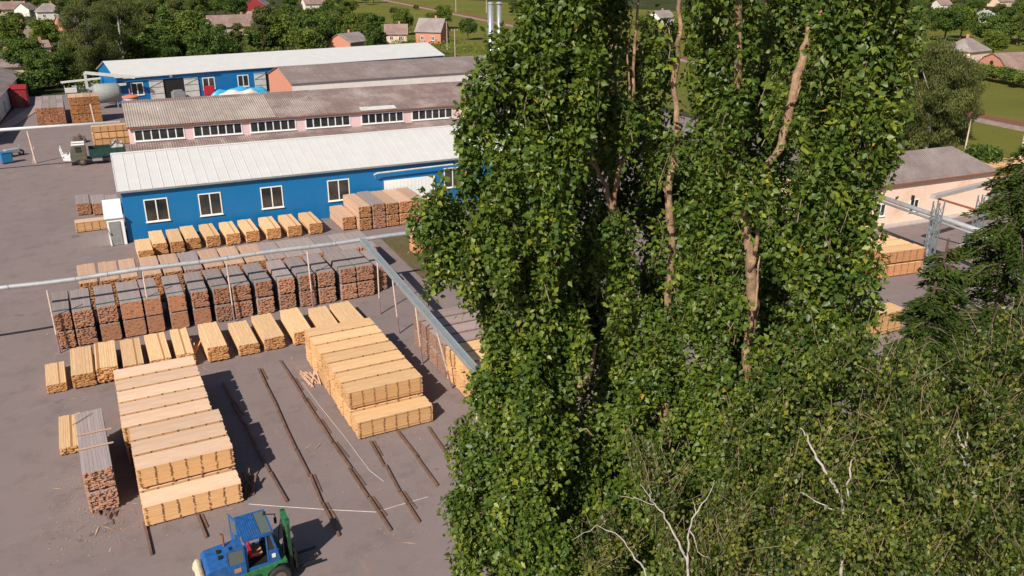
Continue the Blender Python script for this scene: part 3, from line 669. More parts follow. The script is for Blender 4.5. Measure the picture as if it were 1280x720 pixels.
# ------------------------------------------------------------------ lorry
q=G(104,207); t=thing('lorry','flatbed lorry with white roofed khaki cab and dark green body beside the pink building','lorry',(q[0],q[1]+1.0,0),R_(-1))
def wheel(parent,x,y,r,w,name='wheel',rim='rim_dark'):
    mb=MB().mat('rubber'); mb.tube([(x,y-w/2,r),(x,y-w/2+.05,r),(x,y+w/2-.05,r),(x,y+w/2,r)],[r*.88,r,r,r*.88],28); o=part(name,mb,parent)
    mb=MB().mat(rim); mb.tube([(x,y-w/2-.02,r),(x,y+w/2+.02,r)],r*.52,16); mb.mat('steel_grey').tube([(x,y-w/2-.07,r),(x,y+w/2+.07,r)],r*.17,10); part('rim',mb,o); return o
for x in (0,3.6): 
    for y in (-.95,.95): wheel(t,x,y,.56,.36)
mb=MB().mat('black_steel'); mb.box(-1.2,5.3,-.45,.45,.65,.9); part('chassis',mb,t)
mb=MB().mat('steel_grey'); mb.box(1.2,2.4,-1.1,-.6,.45,.95); mb.box(1.2,2.0,.6,1.1,.45,.95); part('fuel_tank',mb,t,bevel=.05)
mb=MB().mat('cab_khaki').mat('white_paint'); mb.mat('cab_khaki').prism([(-1.15,.75),(.65,.75),(.65,2.65),(-.75,2.65),(-1.2,1.75)],-1.2,1.2); cab=part('cab',mb,t,bevel=.06)
mb=MB().mat('white_paint'); mb.box(-.95,.6,-1.15,1.15,2.66,2.8); part('cab_roof',mb,cab,bevel=.05)
mb=MB().mat('glass_dark'); mb.box(-.55,.15,-1.215,-1.19,1.75,2.45); part('side_window',mb,cab)
mb=MB().mat('glass_pale'); mb.add([(-1.17,-1.0,1.85),(-1.17,1.0,1.85),(-.80,1.0,2.55),(-.80,-1.0,2.55)],[(0,1,2,3)]); mb.v=[(x-.03,y,z) for x,y,z in mb.v]; part('windscreen',mb,cab)
mb=MB().mat('white_paint'); mb.prism([(-2.1,.8),(-1.22,.7),(-1.22,1.5),(-2.2,1.35)],-1.15,1.15); part('white_nose',mb,t,bevel=.08)
mb=MB().mat('white_paint'); mb.bar((-2.15,-1.2,1.3),(-2.3,-1.2,2.3),.12); mb.bar((-2.15,1.2,1.3),(-2.3,1.2,2.3),.12); mb.bar((-2.3,-1.2,2.3),(-2.3,1.2,2.3),.12); part('bull_frame',mb,t)
mb=MB().mat('truck_green'); mb.box(.95,5.3,-1.25,1.25,1.0,1.12)
for y in (-1.28,1.2): 
    mb.box(.95,5.3,y,y+.08,1.12,2.05)
    for x in np.arange(1.0,5.3,.8): mb.box(x,x+.08,y-.03,y+.11,1.02,2.07)
mb.box(.95,1.03,-1.2,1.2,1.12,2.05); mb.box(5.22,5.3,-1.2,1.2,1.12,2.05); part('flatbed',mb,t)
o=heap('grey_tarpaulin','greenish grey tarpaulin bundle on the tail of the lorry','tarpaulin',(q[0]+4.4,q[1]+1.0,1.13),.95,1.1,1.75,'tarp_grey',11)
# ------------------------------------------------------------------ forklift
fk=thing('forklift','blue and green forklift with blue cab and raised mast on the asphalt','forklift',(2.25,30.75,0),R_(1.5)); fk.scale=(.93,.93,.93)
# local: x forward (mast at +x), y left; near side is -y
wheel(fk,2.35,-.95,.52,.36); wheel(fk,2.35,.95,.52,.36); wheel(fk,-.1,-.85,.42,.3); wheel(fk,-.1,.85,.42,.3)
mb=MB().mat('lift_green'); mb.prism([(-.75,.62),(-.55,.45),(.35,.62),(.75,.35),(1.75,.35),(1.85,.85),(2.35,1.18),(2.75,1.12),(2.75,1.3),(-.7,1.12)],-1.02,1.02); part('chassis',mb,fk,bevel=.03)
mb=MB().mat('lift_cream'); mb.prism([(-1.05,.55),(-.77,.45),(-.75,1.3),(-.95,1.38),(-1.12,1.15)],-.95,.95); part('counterweight',mb,fk,bevel=.08)
for y in (-.75,.75):
    mb=MB().mat('lift_cream').mat('glass_pale'); mb.mat('lift_cream').tube([(-1.16,y,1.0),(-1.06,y,1.0)],.13,14); mb.mat('glass_pale').tube([(-1.18,y,1.0),(-1.161,y,1.0)],.10,14); part('tail_lamp',mb,fk)
mb=MB().mat('lift_blue'); mb.prism([(-.74,1.13),(1.0,1.22),(1.0,1.85),(.75,1.88),(-.60,1.78),(-.74,1.65)],-.82,.82); hd=part('hood',mb,fk,bevel=.05)
mb=MB().mat('black_steel'); mb.box(-.1,.05,-.3,-.1,1.86,1.93); mb.box(-.1,.05,.15,.35,1.86,1.93); mb.box(.45,.6,-.35,.35,1.865,1.885); part('hood_latch',mb,hd)
# cab frame
mb=MB().mat('lift_blue'); x0,x1=1.0,2.25; zf=1.28; zt=2.85
for y in (-.85,.85):
    mb.bar((x0,y,zf),(x0+.05,y,zt),.1); mb.bar((2.45,y,1.3),(2.15,y,zt),.1); mb.bar((x0,y,zt),(2.2,y,zt),.1); mb.bar((x0,y,1.28),(2.5,y,1.28),.1)
    mb.bar((1.95,y,1.3),(1.95,y,zt),.07)
mb.bar((x0,-.85,zt),(x0,.85,zt),.1); mb.bar((2.17,-.85,zt),(2.17,.85,zt),.1); mb.bar((x0,-.85,1.95),(x0,.85,1.95),.08)
mb.box(2.0,2.44,-.88,-.83,1.3,1.95); mb.box(2.0,2.44,.83,.88,1.3,1.95); mb.box(2.38,2.46,-.8,.8,1.3,1.7)
cab=part('cab_frame',mb,fk,bevel=.012)
mb=MB().mat('lift_blue'); mb.box(.92,1.75,-.92,.92,2.9,2.98)
for i in range(8): mb.box(.95+i*.1,.98+i*.1,-.88,.88,2.981,3.0)
mb.box(1.75,2.3,-.92,-.86,2.9,2.98); mb.box(1.75,2.3,.86,.92,2.9,2.98); mb.box(2.24,2.3,-.86,.86,2.9,2.98); part('cab_roof',mb,fk)
mb=MB().mat('glass_pale'); mb.box(1.76,2.23,-.84,.84,2.92,2.95); part('roof_window',mb,fk)
mb=MB().mat('glass_pale'); mb.add([(2.44,-.8,1.75),(2.44,.8,1.75),(2.19,.8,2.8),(2.19,-.8,2.8)],[(0,1,2,3)]); part('windscreen',mb,fk)
mb=MB().mat('glass_dark'); mb.add([(2.02,-.86,1.98),(2.34,-.86,1.98),(2.14,-.86,2.78),(2.02,-.86,2.78)],[(0,1,2,3)]); part('quarter_window',mb,fk)
mb=MB().mat('white_paint'); mb.box(2.12,2.28,-.905,-.882,1.55,1.75); part('sticker',mb,fk)
# open doors
for sy in (-1,1):
    y=-.93 if sy<0 else .95
    mb=MB().mat('lift_blue'); 
    X0,X1=(.15,.95)
    if sy<0:
        mb.box(X0,X1,y-.05,y,1.2,1.85); mb.box(X0,X0+.08,y-.05,y,1.85,2.65); mb.box(X1-.08,X1,y-.05,y,1.85,2.65); mb.box(X0+.08,X1-.08,y-.05,y,2.57,2.65)
        dr=part('door',mb,fk); mb=MB().mat('glass_pale'); mb.box(X0+.08,X1-.08,y-.03,y-.02,1.85,2.57); part('pane',mb,dr)
        mb=MB().mat('label_orange'); mb.box(.42,.72,y-.06,y-.051,1.4,1.62); part('plate',mb,dr)
    else:
        a=R_(105); rot=Matrix.Rotation(a,3,'Z'); pv=(1.0,.9,2)
        for b4 in ((1.0,1.75,.88,.93,1.2,1.85),(1.0,1.08,.88,.93,1.85,2.75),(1.67,1.75,.88,.93,1.85,2.75),(1.08,1.67,.88,.93,2.67,2.75)): mb.box(*b4,rot=rot,piv=pv)
        dr=part('door',mb,fk); mb=MB().mat('glass_pale'); mb.box(1.08,1.67,.90,.91,1.85,2.67,rot=rot,piv=pv); part('pane',mb,dr)
mb=MB().mat('red_seat'); mb.box(1.15,1.35,-.45,.3,1.6,2.35,rot=Matrix.Rotation(R_(-12),3,'Y')); mb.box(1.2,1.75,-.45,.3,1.5,1.66); st=part('seat',mb,fk,bevel=.05)
mb=MB().mat('tan_seat'); mb.box(1.3,1.8,-.5,.2,1.662,1.74); part('cushion',mb,st,bevel=.03)
mb=MB().mat('black_steel'); 
pts=[(2.05+.08*math.sin(a),.22*math.cos(a)-.08,2.0+.2*math.sin(a)) for a in np.linspace(0,2*math.pi,17)]; mb.tube(pts,.02,6,cap=False); mb.bar((2.05,-.08,2.0),(2.3,-.08,1.4),.05)
mb.box(1.05,2.3,-.75,.75,1.30,1.34); part('steering_wheel',mb,fk)
# mast
mb=MB().mat('lift_green').mat('lift_green_dark')
for y in (-.42,.42):
    mb.mat('lift_green_dark').box(2.95,3.12,y-.07,y+.07,.2,3.0)
mb.mat('lift_green').box(2.93,3.14,-.5,.5,2.78,2.98); mb.mat('lift_green').box(2.93,3.0,-.5,.5,2.1,2.78); mb.mat('lift_green_dark').box(2.95,3.1,-.42,.42,.5,.65); mb.box(2.97,3.1,-.42,.42,1.7,1.8)
part('mast',mb,fk)
mb=MB().mat('black_steel'); mb.tube([(3.05,.15,.5),(3.05,.15,2.75)],.06,10); mb.tube([(3.05,-.15,.5),(3.05,-.15,2.75)],.06,10); part('lift_cylinder',mb,fk)
mb=MB().mat('black_steel'); mb.box(3.16,3.24,-.75,.75,.25,.4); mb.box(3.16,3.24,-.75,.75,.9,1.02)
for y in (-.7,-.35,0,.35,.7): mb.box(3.17,3.23,y-.03,y+.03,.4,1.35)
mb.box(3.16,3.24,-.75,.75,1.3,1.38); part('carriage',mb,fk)
for y in (-.5,.5):
    mb=MB().mat('black_steel'); mb.box(3.25,3.31,y-.07,y+.07,.22,1.1); mb.prism([(3.31,.22),(4.45,.26),(4.45,.29),(3.31,.30)],y-.07,y+.07); part('fork',mb,fk)
mb=MB().mat('black_steel')
for y in (-.25,.25): mb.tube([(3.02,y,.6),(3.02,y,2.8)],.022,6)
mb.tube([(2.9,-.3,2.6),(2.8,-.35,2.0),(2.7,-.3,1.3)],.022,6); mb.tube([(2.9,.3,2.6),(2.75,.35,1.9),(2.7,.3,1.3)],.022,6); part('chains_and_hoses',mb,fk)
mb=MB().mat('rust'); mb.tube([(.3,.55,1.85),(.3,.55,2.5),(.18,.55,2.6)],.045,10); part('exhaust',mb,fk)
mb=MB().mat('black_steel'); mb.box(-.757,-.742,-.5,.5,1.2,1.6); [mb.box(-.775,-.758,-.5,.5,1.24+k*.08,1.27+k*.08) for k in range(5)]; part('grille',mb,fk)
mb=MB().mat('lift_green_dark'); mb.box(.9,1.6,-1.08,-1.025,.55,.62); mb.box(1.0,1.5,-1.06,-1.025,.62,1.0); part('step',mb,fk)
mb=MB().mat('black_steel'); mb.tube([(2.35,.7,2.8),(2.75,.8,2.6),(2.75,.8,2.3)],.025,6); mb.box(2.68,2.8,.76,.84,2.1,2.4); mb.tube([(2.2,.5,2.95),(2.25,.5,3.1)],.07,8); part('mirror',mb,fk)
# ------------------------------------------------------------------ right side: peach building, trestle
a=G(1113,281);b2=G(1233,262.5); ang=math.atan2(b2[1]-a[1],b2[0]-a[0]); Lw=float(np.linalg.norm(b2-a))
t=thing('peach_building','peach plastered building with grey hipped slate roof right of the poplars','building',(a[0]-math.cos(ang)*8,a[1]-math.sin(ang)*8,0),ang)
Lb=Lw+8; D=7.5; ev=4.35; rg=6.5
mb=MB().mat('peach_plaster'); mb.box(0,Lb,0,D,0,ev); part('wall',mb,t)
mb=MB().mat('concrete'); mb.box(-.1,Lb+.1,-.9,-.004,0,.12); part('plinth',mb,t)
mb=MB().mat('slate_grey'); o_=.35; z0=ev+.005
vs=[(-o_,-o_,z0),(Lb+o_,-o_,z0),(Lb+o_,D+o_,z0),(-o_,D+o_,z0),(2.5,D*.5,rg),(Lb-2.6,D*.5,rg)]
mb.add(vs,[(0,1,5,4),(2,3,4,5),(1,2,5),(3,0,4),(0,3,2,1)]); part('roof',mb,t)
mb=MB().mat('rust'); mb.box(-o_,Lb+o_,-o_-.05,-o_-.004,ev-.12,ev+.06); part('fascia',mb,t)
for px in (1096,1137):
    d=ray(px,255); n=np.array([-math.sin(ang),math.cos(ang)]); oo=np.array([t.location.x,t.location.y]); tt=(oo@n)/(d[0]*n[0]+d[1]*n[1]); qq=d[:2]*tt-oo; lx=qq[0]*math.cos(ang)+qq[1]*math.sin(ang)
    window(t,lx,1.1,1.25,1.3,fw=.08)
mb=MB().mat('black_steel'); mb.box(6.2+8-4,6.4+8-4,-.3,-.04,2.4,2.9); part('wall_lamp',mb,t)
# trestle
t=thing('steel_trestle','blue-grey lattice trestle carrying beams and an overhead pipe','trestle',tuple(G(1157,338)))
base0=G(1157,338); base1=G(1215,312)
def lattice(parent,p,h,w=.6):
    mb=MB().mat('steel_teal'); c=[(p[0]+i*w/2,p[1]+j*w/2) for i,j in ((-1,-1),(1,-1),(1,1),(-1,1))]
    for x,y in c: mb.bar((x,y,0),(x,y,h),.09)
    for k in range(int(h)):
        for i in range(4):
            x,y=c[i];X,Y=c[(i+1)%4]; mb.bar((x,y,k),(X,Y,k+1),.04)
    part('leg',mb,parent)
lattice(t,(0,0),6.2); lattice(t,tuple((base1-base0)[:2]),5.2)
c4=MB().mat('concrete'); 
for p in ((0,0),tuple((base1-base0)[:2])): c4.box(p[0]-1,p[0]+1,p[1]-.9,p[1]+.9,.01,.35)
part('footing',c4,t)
h1=G(1166,246,5.7)-base0; h2=G(1262,222,5.7)-base0
mb=MB().mat('white_dirty'); mb.bar(tuple(h1),tuple(h2),.5,.35); part('top_beam',mb,t,'concrete')
h3=G(1172,248,5.3)-base0; h4=G(1225,264,5.)-base0; mb=MB().mat('rust'); mb.bar(tuple(h3),tuple(h4),.16); part('brace',mb,t)
h5=G(1092,243,4.6);h6=G(1232,291,4.6)
t2=thing('overhead_pipe','thick silver pipe slanting in front of the peach building to the spruce','pipe',(0,0,0))
mb=MB().mat('pipe_silver'); dd6=(h6-h5); mb.tube([tuple(h5-dd6*.3),tuple(h6+dd6*.5)],.21,12); mb.mat('pipe_grey').tube([tuple(h5-dd6*.3-np.array([0,0,.42])),tuple(h6+dd6*.5-np.array([0,0,.42]))],.12,8); part('pipe',mb,t2,smooth=True)
mb=MB().mat('galvanised'); mb.tube([tuple(G(1155,345)),tuple(G(1166,262,4.5))],.1,8); part('post',mb,t2)
# mast pole at right, far poles, chimneys
def pole(px,py,pt,label,r=.16,group=None,mat='post_pale',arm=True,zt=None):
    b3=G(px,py); q=GY(px,pt,b3[1]); h=q[2]; t=thing('utility_pole',label,'pole',tuple(b3),0,group)
    mb=MB().mat(mat); mb.tube([(0,0,0),(0,0,h)],[r,r*.6],8); part('shaft',mb,t)
    if arm: 
        mb=MB().mat('steel_grey'); mb.bar((-.9,0,h-.4),(.9,0,h-.4),.1); part('crossarm',mb,t)
        for x in (-.8,.8):
            mb=MB().mat('white_paint'); mb.tube([(x,0,h-.33),(x,0,h-.15)],.06,6); part('insulator',mb,t)
    return t
pole(1271,216,120,'pale concrete pole at the right edge above the orange packs',.22,arm=False)
pole(570,16,-14,'thin pole by the railway left of the flues',.16,'poles along the railway')
pole(608,16,-16,'thin pole by the railway directly left of the flues',.16,'poles along the railway')
pole(559,62,26,'wooden pole right of the orange house',.12,arm=True)
pole(569,80,36,'wooden pole beyond the end of the white roof',.12)
pole(1235,60,30,'thin wooden pole between the pale house and the barn',.14)
pole(1206,188,150,'wooden pole behind the peach building',.13,arm=False)
for k,(px,pt) in enumerate(((613.5,5),(624,4.5))):
    d0=120.; b3=GD(px,60,d0); q=GD(px,pt,d0); t=thing('flue_pipe','shiny metal flue, %s of the pair rising behind the poplars'%('left','right')[k],'chimney',(b3[0],b3[1],0),0,'pair of metal flues')
    mb=MB().mat('galvanised'); mb.tube([(0,0,0),(0,0,q[2])],.42 if k==0 else .34,16); part('shaft',mb,t,smooth=True); mb=MB().mat('steel_grey'); mb.tube([(0,0,q[2]),(0,0,q[2]+.25)],[.5,.3],16); part('cap',mb,t)
# ------------------------------------------------------------------ village houses
HR=[]
def house(px,py,w,dp,ev,rg,rot,wall,roof,label,hip=False,gablemat=None,win=True,keep=None):
    p=G(px,py); t=thing('village_house',label,'house',tuple(p),R_(rot))
    mb=MB().mat(wall); mb.box(-w/2,w/2,-dp/2,dp/2,0,ev)
    part('wall',mb,t)
    o_=.45; mb=MB().mat(roof)
    if hip:
        vs=[(-w/2-o_,-dp/2-o_,ev+.01),(w/2+o_,-dp/2-o_,ev+.01),(w/2+o_,dp/2+o_,ev+.01),(-w/2-o_,dp/2+o_,ev+.01),(-w*.18,0,rg),(w*.18,0,rg)]
        mb.add(vs,[(0,1,5,4),(2,3,4,5),(1,2,5),(3,0,4),(0,3,2,1)])
    else:
        sl=(rg-ev)/(dp/2); e=ev-o_*sl
        mb.prismx([(-dp/2-o_,e+.02),(0,rg+.02),(0,rg+.16),(-dp/2-o_,e+.16)],-w/2-.3,w/2+.3); mb.prismx([(0,rg+.02),(dp/2+o_,e+.02),(dp/2+o_,e+.16),(0,rg+.16)],-w/2-.3,w/2+.3)
        
        for xa in (-w/2,w/2-.12):
            g=MB().mat(gablemat or wall); g.prismx([(-dp/2,ev),(dp/2,ev),(0,rg)],xa,xa+.12); part('gable',g,t)
    rf=part('roof',mb,t)
    mb=MB().mat('orange_brick'); mb.box(w*.1,w*.1+.6,.3,.9,rg-1.2,rg+.9); part('chimney',mb,rf)
    if win:
        for x in (-w*.3,w*.12): window(t,x,1.0,1.1,1.3,y=-dp/2,fw=.1)
    c=pj((p[0],p[1],rg*.5)); s=CF/c[2]
    HR.append((c[0]-w*.5*s,c[1]-rg*.55*s,c[0]+w*.5*s,c[1]+rg*.4*s,c[2]))
    return t
house(63,24,10,9,3.2,6.6,5,'white_plaster','village_roof_grey','white house with tall grey hipped roof among trees at the upper left',hip=True)
house(14,19,13,8,3,6,12,'cream_plaster','village_roof_brown','wide brown roofed house at the top left edge')
house(34,20,7,7,3,5.6,60,'white_plaster','village_roof_grey','small house with bright gable right of the wide brown roof')
house(27,47,9,6,3.2,5,-70,'cream_plaster','village_roof_brown','narrow cream house half hidden under trees at the left')
house(85,38,6,6,3.2,5.2,20,'orange_brick','village_roof_grey','small red brick house beside the tall pale willow')
house(4,100,13,9,3.3,6,4,'cream_plaster','slate_grey','cream house with large grey roof at the left edge above the grey shed')
house(50,70,5,5,2.6,4,10,'pink_plaster','village_roof_brown','tiny pinkish hut between trees above the far stacks')
house(297,43,20,9,3.2,6.6,7,'cream_plaster','village_roof_brown','long house with grey-brown roof behind the big trees')
house(316,32,3.5,4,3.6,5.4,-60,'orange_brick','village_roof_brown','small orange brick gable beside the long grey-brown roof',win=False)
house(322,14,16,10,3.4,7,70,'red_paint','village_roof_grey','house with striped grey roof and red side at the top')
house(393,12,12,7,3.2,6,5,'white_plaster','village_roof_brown','pale house at the top left of the meadow')
house(437,66,9,8,3.4,5.4,35,'orange_brick','village_roof_grey','red brick house just showing over the white roof')
house(496,53,7,7,3.0,5.6,-22,'cream_plaster','village_roof_brown','low house with pinkish brown roof left of the orange house')
house(541,53,8.5,8.5,3.8,7.4,-42,'orange_brick','village_roof_grey','orange brick house with grey roof near the end of the white roof')
house(1203,80,10,8,3.6,6.6,8,'peach_plaster','village_roof_grey','pale pink house with grey hipped roof at the upper right',hip=True)
house(1228,28,11,7,3.2,5,20,'white_plaster','white_roof','white roofed house among trees at the upper right')
house(1176,12,8,7,3,5.4,-10,'white_plaster','village_roof_brown','small brown roofed house at the top right beside the poplars')
house(1250,8,14,8,3.2,6,0,'cream_plaster','village_roof_brown','wide beige roof at the top right')
house(826,30,9,7,3,5.4,10,'white_plaster','village_roof_grey','pale house glimpsed between the poplars at the top')
# barn with arched roof
p=G(1262,95); t=thing('barn','barn with orange gable, round window and rounded pinkish roof at the right edge','barn',tuple(p),R_(-8))
prof=[(-4.2,0),(-4.2,1.5),(-3.6,3.0),(-2.2,4.4),(0,5.3),(2.2,4.4),(3.6,3.0),(4.2,1.5),(4.2,0)]
mb=MB().mat('orange_brick'); mb.prismx(prof,-6.5,8); part('wall',mb,t)
mb=MB().mat('village_roof_brown'); pr=prof[1:-1]; out=[(y*1.06,z+.18) for y,z in pr]
mb.prismx([pr[i] for i in range(len(pr))]+out[::-1],-6.7,16); part('roof',mb,t)
mb=MB().mat('glass_dark'); mb.tube([(-6.56,0,3.3),(-6.52,0,3.3)],.5,16); part('round_window',mb,t)
c=pj((p[0],p[1],3)); HR.append((1225,64,1282,100,c[2]))
# ------------------------------------------------------------------ village trees
def vtree_mesh(seed,kind,h,rad,n,leaf,mat):
    g=np.random.default_rng(seed); nl=62
    C=[];Rr=[]
    for i in range(nl):
        if kind=='weep': z=h*(.10+.80*g.random()); rr=rad*math.sqrt(max(.1,1-((z/h-.45)/.55)**2))
        elif kind=='tall': z=h*(.22+.72*g.random()); rr=rad*(1-abs(z/h-.45)*1.1); 
        else: z=h*(.35+.55*g.random()); rr=rad*math.sqrt(max(.05,1-((z/h-.58)/.42)**2))
        a=g.random()*6.283; q=rr*g.random()**.5*.85
        C.append((q*math.cos(a),q*math.sin(a),z)); Rr.append(rad*g.uniform(.15,.34))
    C=np.array(C);Rr=np.array(Rr); w=Rr**2; idx=g.choice(nl,n,p=w/w.sum())
    u=g.normal(size=(n,3)); u/=np.linalg.norm(u,axis=1,keepdims=True)
    P=C[idx]+u*(Rr[idx]*(.65+.4*g.random(n)))[:,None]*np.array([1,1,.8])
    D=g.normal(size=(n,3)); 
    if kind=='weep': D=D*.5+np.array([0,0,-1]); 
    N=u*1.0+g.normal(size=(n,3))*.6+np.array([0,0,.5])
    L=leaf*g.uniform(.7,1.4,n)*(2.2 if kind=='weep' else 1); W=leaf*g.uniform(.3,.55,n)*(.6 if kind=='weep' else 1)
    shade=g.random(nl)[idx]*.5+g.random(n)*.5
    V,F,r=leaves(P,D,N,L,W,shade); return npmesh('crown',V,F,mat,r)
def trunk_mesh(h,r,mat,seed,limbs=5,spread=.25):
    rr=random.Random(seed); mb=MB().mat(mat)
    mb.tube([(0,0,0),(rr.uniform(-.1,.1),rr.uniform(-.1,.1),h*.3),(rr.uniform(-.2,.2),rr.uniform(-.2,.2),h*.6),(0,0,h*.85)],[r,r*.8,r*.5,r*.15],8)
    for i in range(limbs):
        a=rr.uniform(0,6.28); z=h*rr.uniform(.2,.5); mb.tube([(0,0,z),(math.cos(a)*h*spread*.5,math.sin(a)*h*spread*.5,z+h*.15),(math.cos(a)*h*spread,math.sin(a)*h*spread,z+h*.32)],[r*.45,r*.3,r*.08],6)
    return mb.mesh('trunk')
VT={}
VT['round']=[(vtree_mesh(10+i,'round',9,4.2,9000,.36,m2),trunk_mesh(9,.25,'bark_dark',i)) for i,m2 in enumerate(('leaf_village_dark','leaf_village_mid','leaf_village_mid','leaf_village_dark','leaf_village_olive'))]
VT['tall']=[(vtree_mesh(30+i,'tall',12,3.0,8000,.34,m2),trunk_mesh(12,.25,'bark_dark',i+5)) for i,m2 in enumerate(('leaf_village_mid','leaf_village_olive','leaf_village_dark'))]
VT['weep']=[(vtree_mesh(50+i,'weep',14,5.0,30000,.17,'leaf_village_olive'),trunk_mesh(14,.3,'bark_birch',i+9,5,.16)) for i in range(2)]
VT['bush']=[(vtree_mesh(60+i,'round',3.,2.2,2500,.30,m2),trunk_mesh(3,.08,'bark_dark',i+15)) for i,m2 in enumerate(('leaf_village_mid','leaf_village_olive','leaf_village_dark'))]
NAMES={'round':('broadleaf_tree','tree'),'tall':('slender_tree','tree'),'weep':('weeping_birch','tree'),'bush':('bush','bush')}
LANDM=[(60,'hipped grey roof'),(14,'brown roof at left edge'),(297,'long grey-brown roof'),(322,'striped roof'),(393,'pale meadow house'),(437,'red brick house'),(497,'pinkish roof'),(540,'orange house'),(614,'metal flues'),(1203,'pale pink house'),(1255,'orange barn'),(826,'poplar gap'),(170,'tall willows')]
TT=[]
def vtree(kind,px,py,s,label=None,idx=None,group=None,rz=None):
    p=G(px,py); n,cat=NAMES[kind]; cr,tr=(VT[kind][idx] if idx is not None else random.choice(VT[kind]))
    t=thing(n,label or '',cat,tuple(p),random.uniform(0,6.28) if rz is None else rz,group); t.scale=(s*random.uniform(.9,1.15),s*random.uniform(.9,1.15),s)
    link('crown',cr,t); link('trunk',tr,t)
    TT.append((t,px,py,s,kind,cr)); return t
def clear(px,py,hgt,rad):
    p=G(px,py); z=pj((p[0],p[1],0))[2]; s=CF/z; top=pj((p[0],p[1],hgt))[1]
    x0,x1,y0,y1=px-rad*s,px+rad*s,top,py
    for a,b3,c2,d3,zz in HR:
        if z<zz-4:
            ox=max(0,min(x1,c2)-max(x0,a)); oy=max(0,min(y1,d3)-max(y0,b3))
            if ox*oy>.18*(c2-a)*(d3-b3): return False
        elif abs(z-zz)<5 and a-3<px<c2+3: return False
    return True
placed=[]
def tryplace(kind,px,py,s,group,gap):
    base={'round':(9,4.2),'tall':(12,3),'weep':(14,5),'bush':(3,2.2)}[kind]
    if not clear(px,py,base[0]*s,base[1]*s*.8): return False
    p=G(px,py)
    for q,rr in placed:
        if math.hypot(q[0]-p[0],q[1]-p[1])<(rr+base[1]*s)*gap: return False
    placed.append((p,base[1]*s)); vtree(kind,px,py,s,None,None,group); return True
# landmark trees
vtree('weep',120,101,1.25,'tall pale willow-like birch, left of two, behind the far stacks',0); placed.append((G(120,101),6))
vtree('weep',158,92,1.25,'tall pale willow-like birch, right of two, left of the far blue shed',1); placed.append((G(158,92),6))
for i,(x,y,s,k,ii) in enumerate(((200,84,1.15,'round',1),(232,80,1.3,'round',1),(255,78,1.2,'round',0),(355,72,1.25,'round',1),(385,68,1.2,'round',0),(410,66,1.1,'round',3),(330,74,.95,'tall',1),(300,76,.8,'tall',1),(280,78,.8,'tall',1),(35,100,1.0,'round',0),(55,104,.8,'round',3),(75,106,.8,'round',0),(20,62,1.1,'round',1),(60,64,1.0,'round',1),(555,36,1.0,'round',1),(585,50,.8,'round',3),(440,62,.8,'round',1),(465,62,.75,'round',2),(1232,62,1.2,'round',0),(1262,52,1.3,'round',3),(1180,52,1.3,'round',0))):
    p=G(x,y); placed.append((p,3.5*s)); vtree(k,x,y,s,None,ii,'trees behind the far blue shed' if x<600 else 'trees at the upper right')
for k_ in range(5200):
    px=random.choices((random.uniform(-25,650),random.uniform(640,1120),random.uniform(1120,1310)),(.70,.08,.22))[0]; py=random.choice((random.uniform(-8,24),random.uniform(0,60),random.uniform(0,106)))
    p=G(px,py)
    if p[1]<191+.16*p[0] and p[0]<100: continue
    xr=133+(p[1]-56)*67/550
    if abs(p[0]-xr)<9: continue
    if 470<px<640 and p[0]>xr-50 and random.random()<.93: continue
    if p[0]>97 and p[1]<150: continue
    if p[0]>xr-10 and p[0]<xr+22: continue
    kd=random.choices(('round','tall','bush'),(.66,.22,.12))[0]; s=random.uniform(.7,1.25)
    
    if px>1120 and p[0]<185: continue
    tryplace(kd,px,py,s,'trees among the village houses' if px<640 else 'trees beyond the meadow',.33)
    if len(TT)>278: break
for x,y in ((38,118),(44,112),(62,110),(492,18),(438,30),(455,24),(475,30),(505,38),(520,12),(1228,100),(1240,102),(1252,104),(1264,106),(1276,110),(1216,98),(1224,215)):
    vtree('bush',x,y,random.uniform(.8,1.5) if x<600 else 1.1,None,None,'low bushes')
def undergrowth():
    n=60000; g=np.random.default_rng(77); C=[]
    while len(C)<900:
        px=g.uniform(-20,700) if g.random()<.85 else g.uniform(1150,1300); py=g.uniform(-5,108); p=G(px,py)
        if p[1]<193+.16*p[0] and p[0]<100: continue
        xr=133+(p[1]-56)*67/550
        if p[0]>xr-45 and px<700: continue
        if px>1140 and (p[0]<xr+25): continue
        if any(a-4<px<c2+4 and b3-4<py<d3+4 and True for a,b3,c2,d3,zz in HR): continue
        C.append((p[0],p[1],g.uniform(.6,2.4)))
    C=np.array(C); idx=g.integers(0,len(C),n); u=g.normal(size=(n,3)); u/=np.linalg.norm(u,axis=1,keepdims=True); u[:,2]=np.abs(u[:,2])
    r=C[idx,2]; P=np.stack([C[idx,0]+u[:,0]*r*2.2,C[idx,1]+u[:,1]*r*2.2,u[:,2]*r],1)
    V,F,rr=leaves(P,g.normal(size=(n,3)),u+g.normal(size=(n,3))*.5,g.uniform(.3,.6,n),g.uniform(.12,.25,n),g.random(len(C))[idx]*.6+g.random(n)*.4)
    o=link('undergrowth',npmesh('undergrowth',V,F,'leaf_village_mid',rr)); o['kind']='stuff'; tag(o,'low green scrub and garden plants filling the ground between village houses','undergrowth')
undergrowth()
# weeping trees by the peach building
vtree('weep',1156,188,1.08,'olive drooping tree behind the peach building, in front of the meadow',1)
vtree('weep',1128,186,1.2,'olive drooping tree between the poplars and the meadow',0)
vtree('weep',1188,178,.78,'smaller drooping tree at the meadow edge behind the peach roof',0)
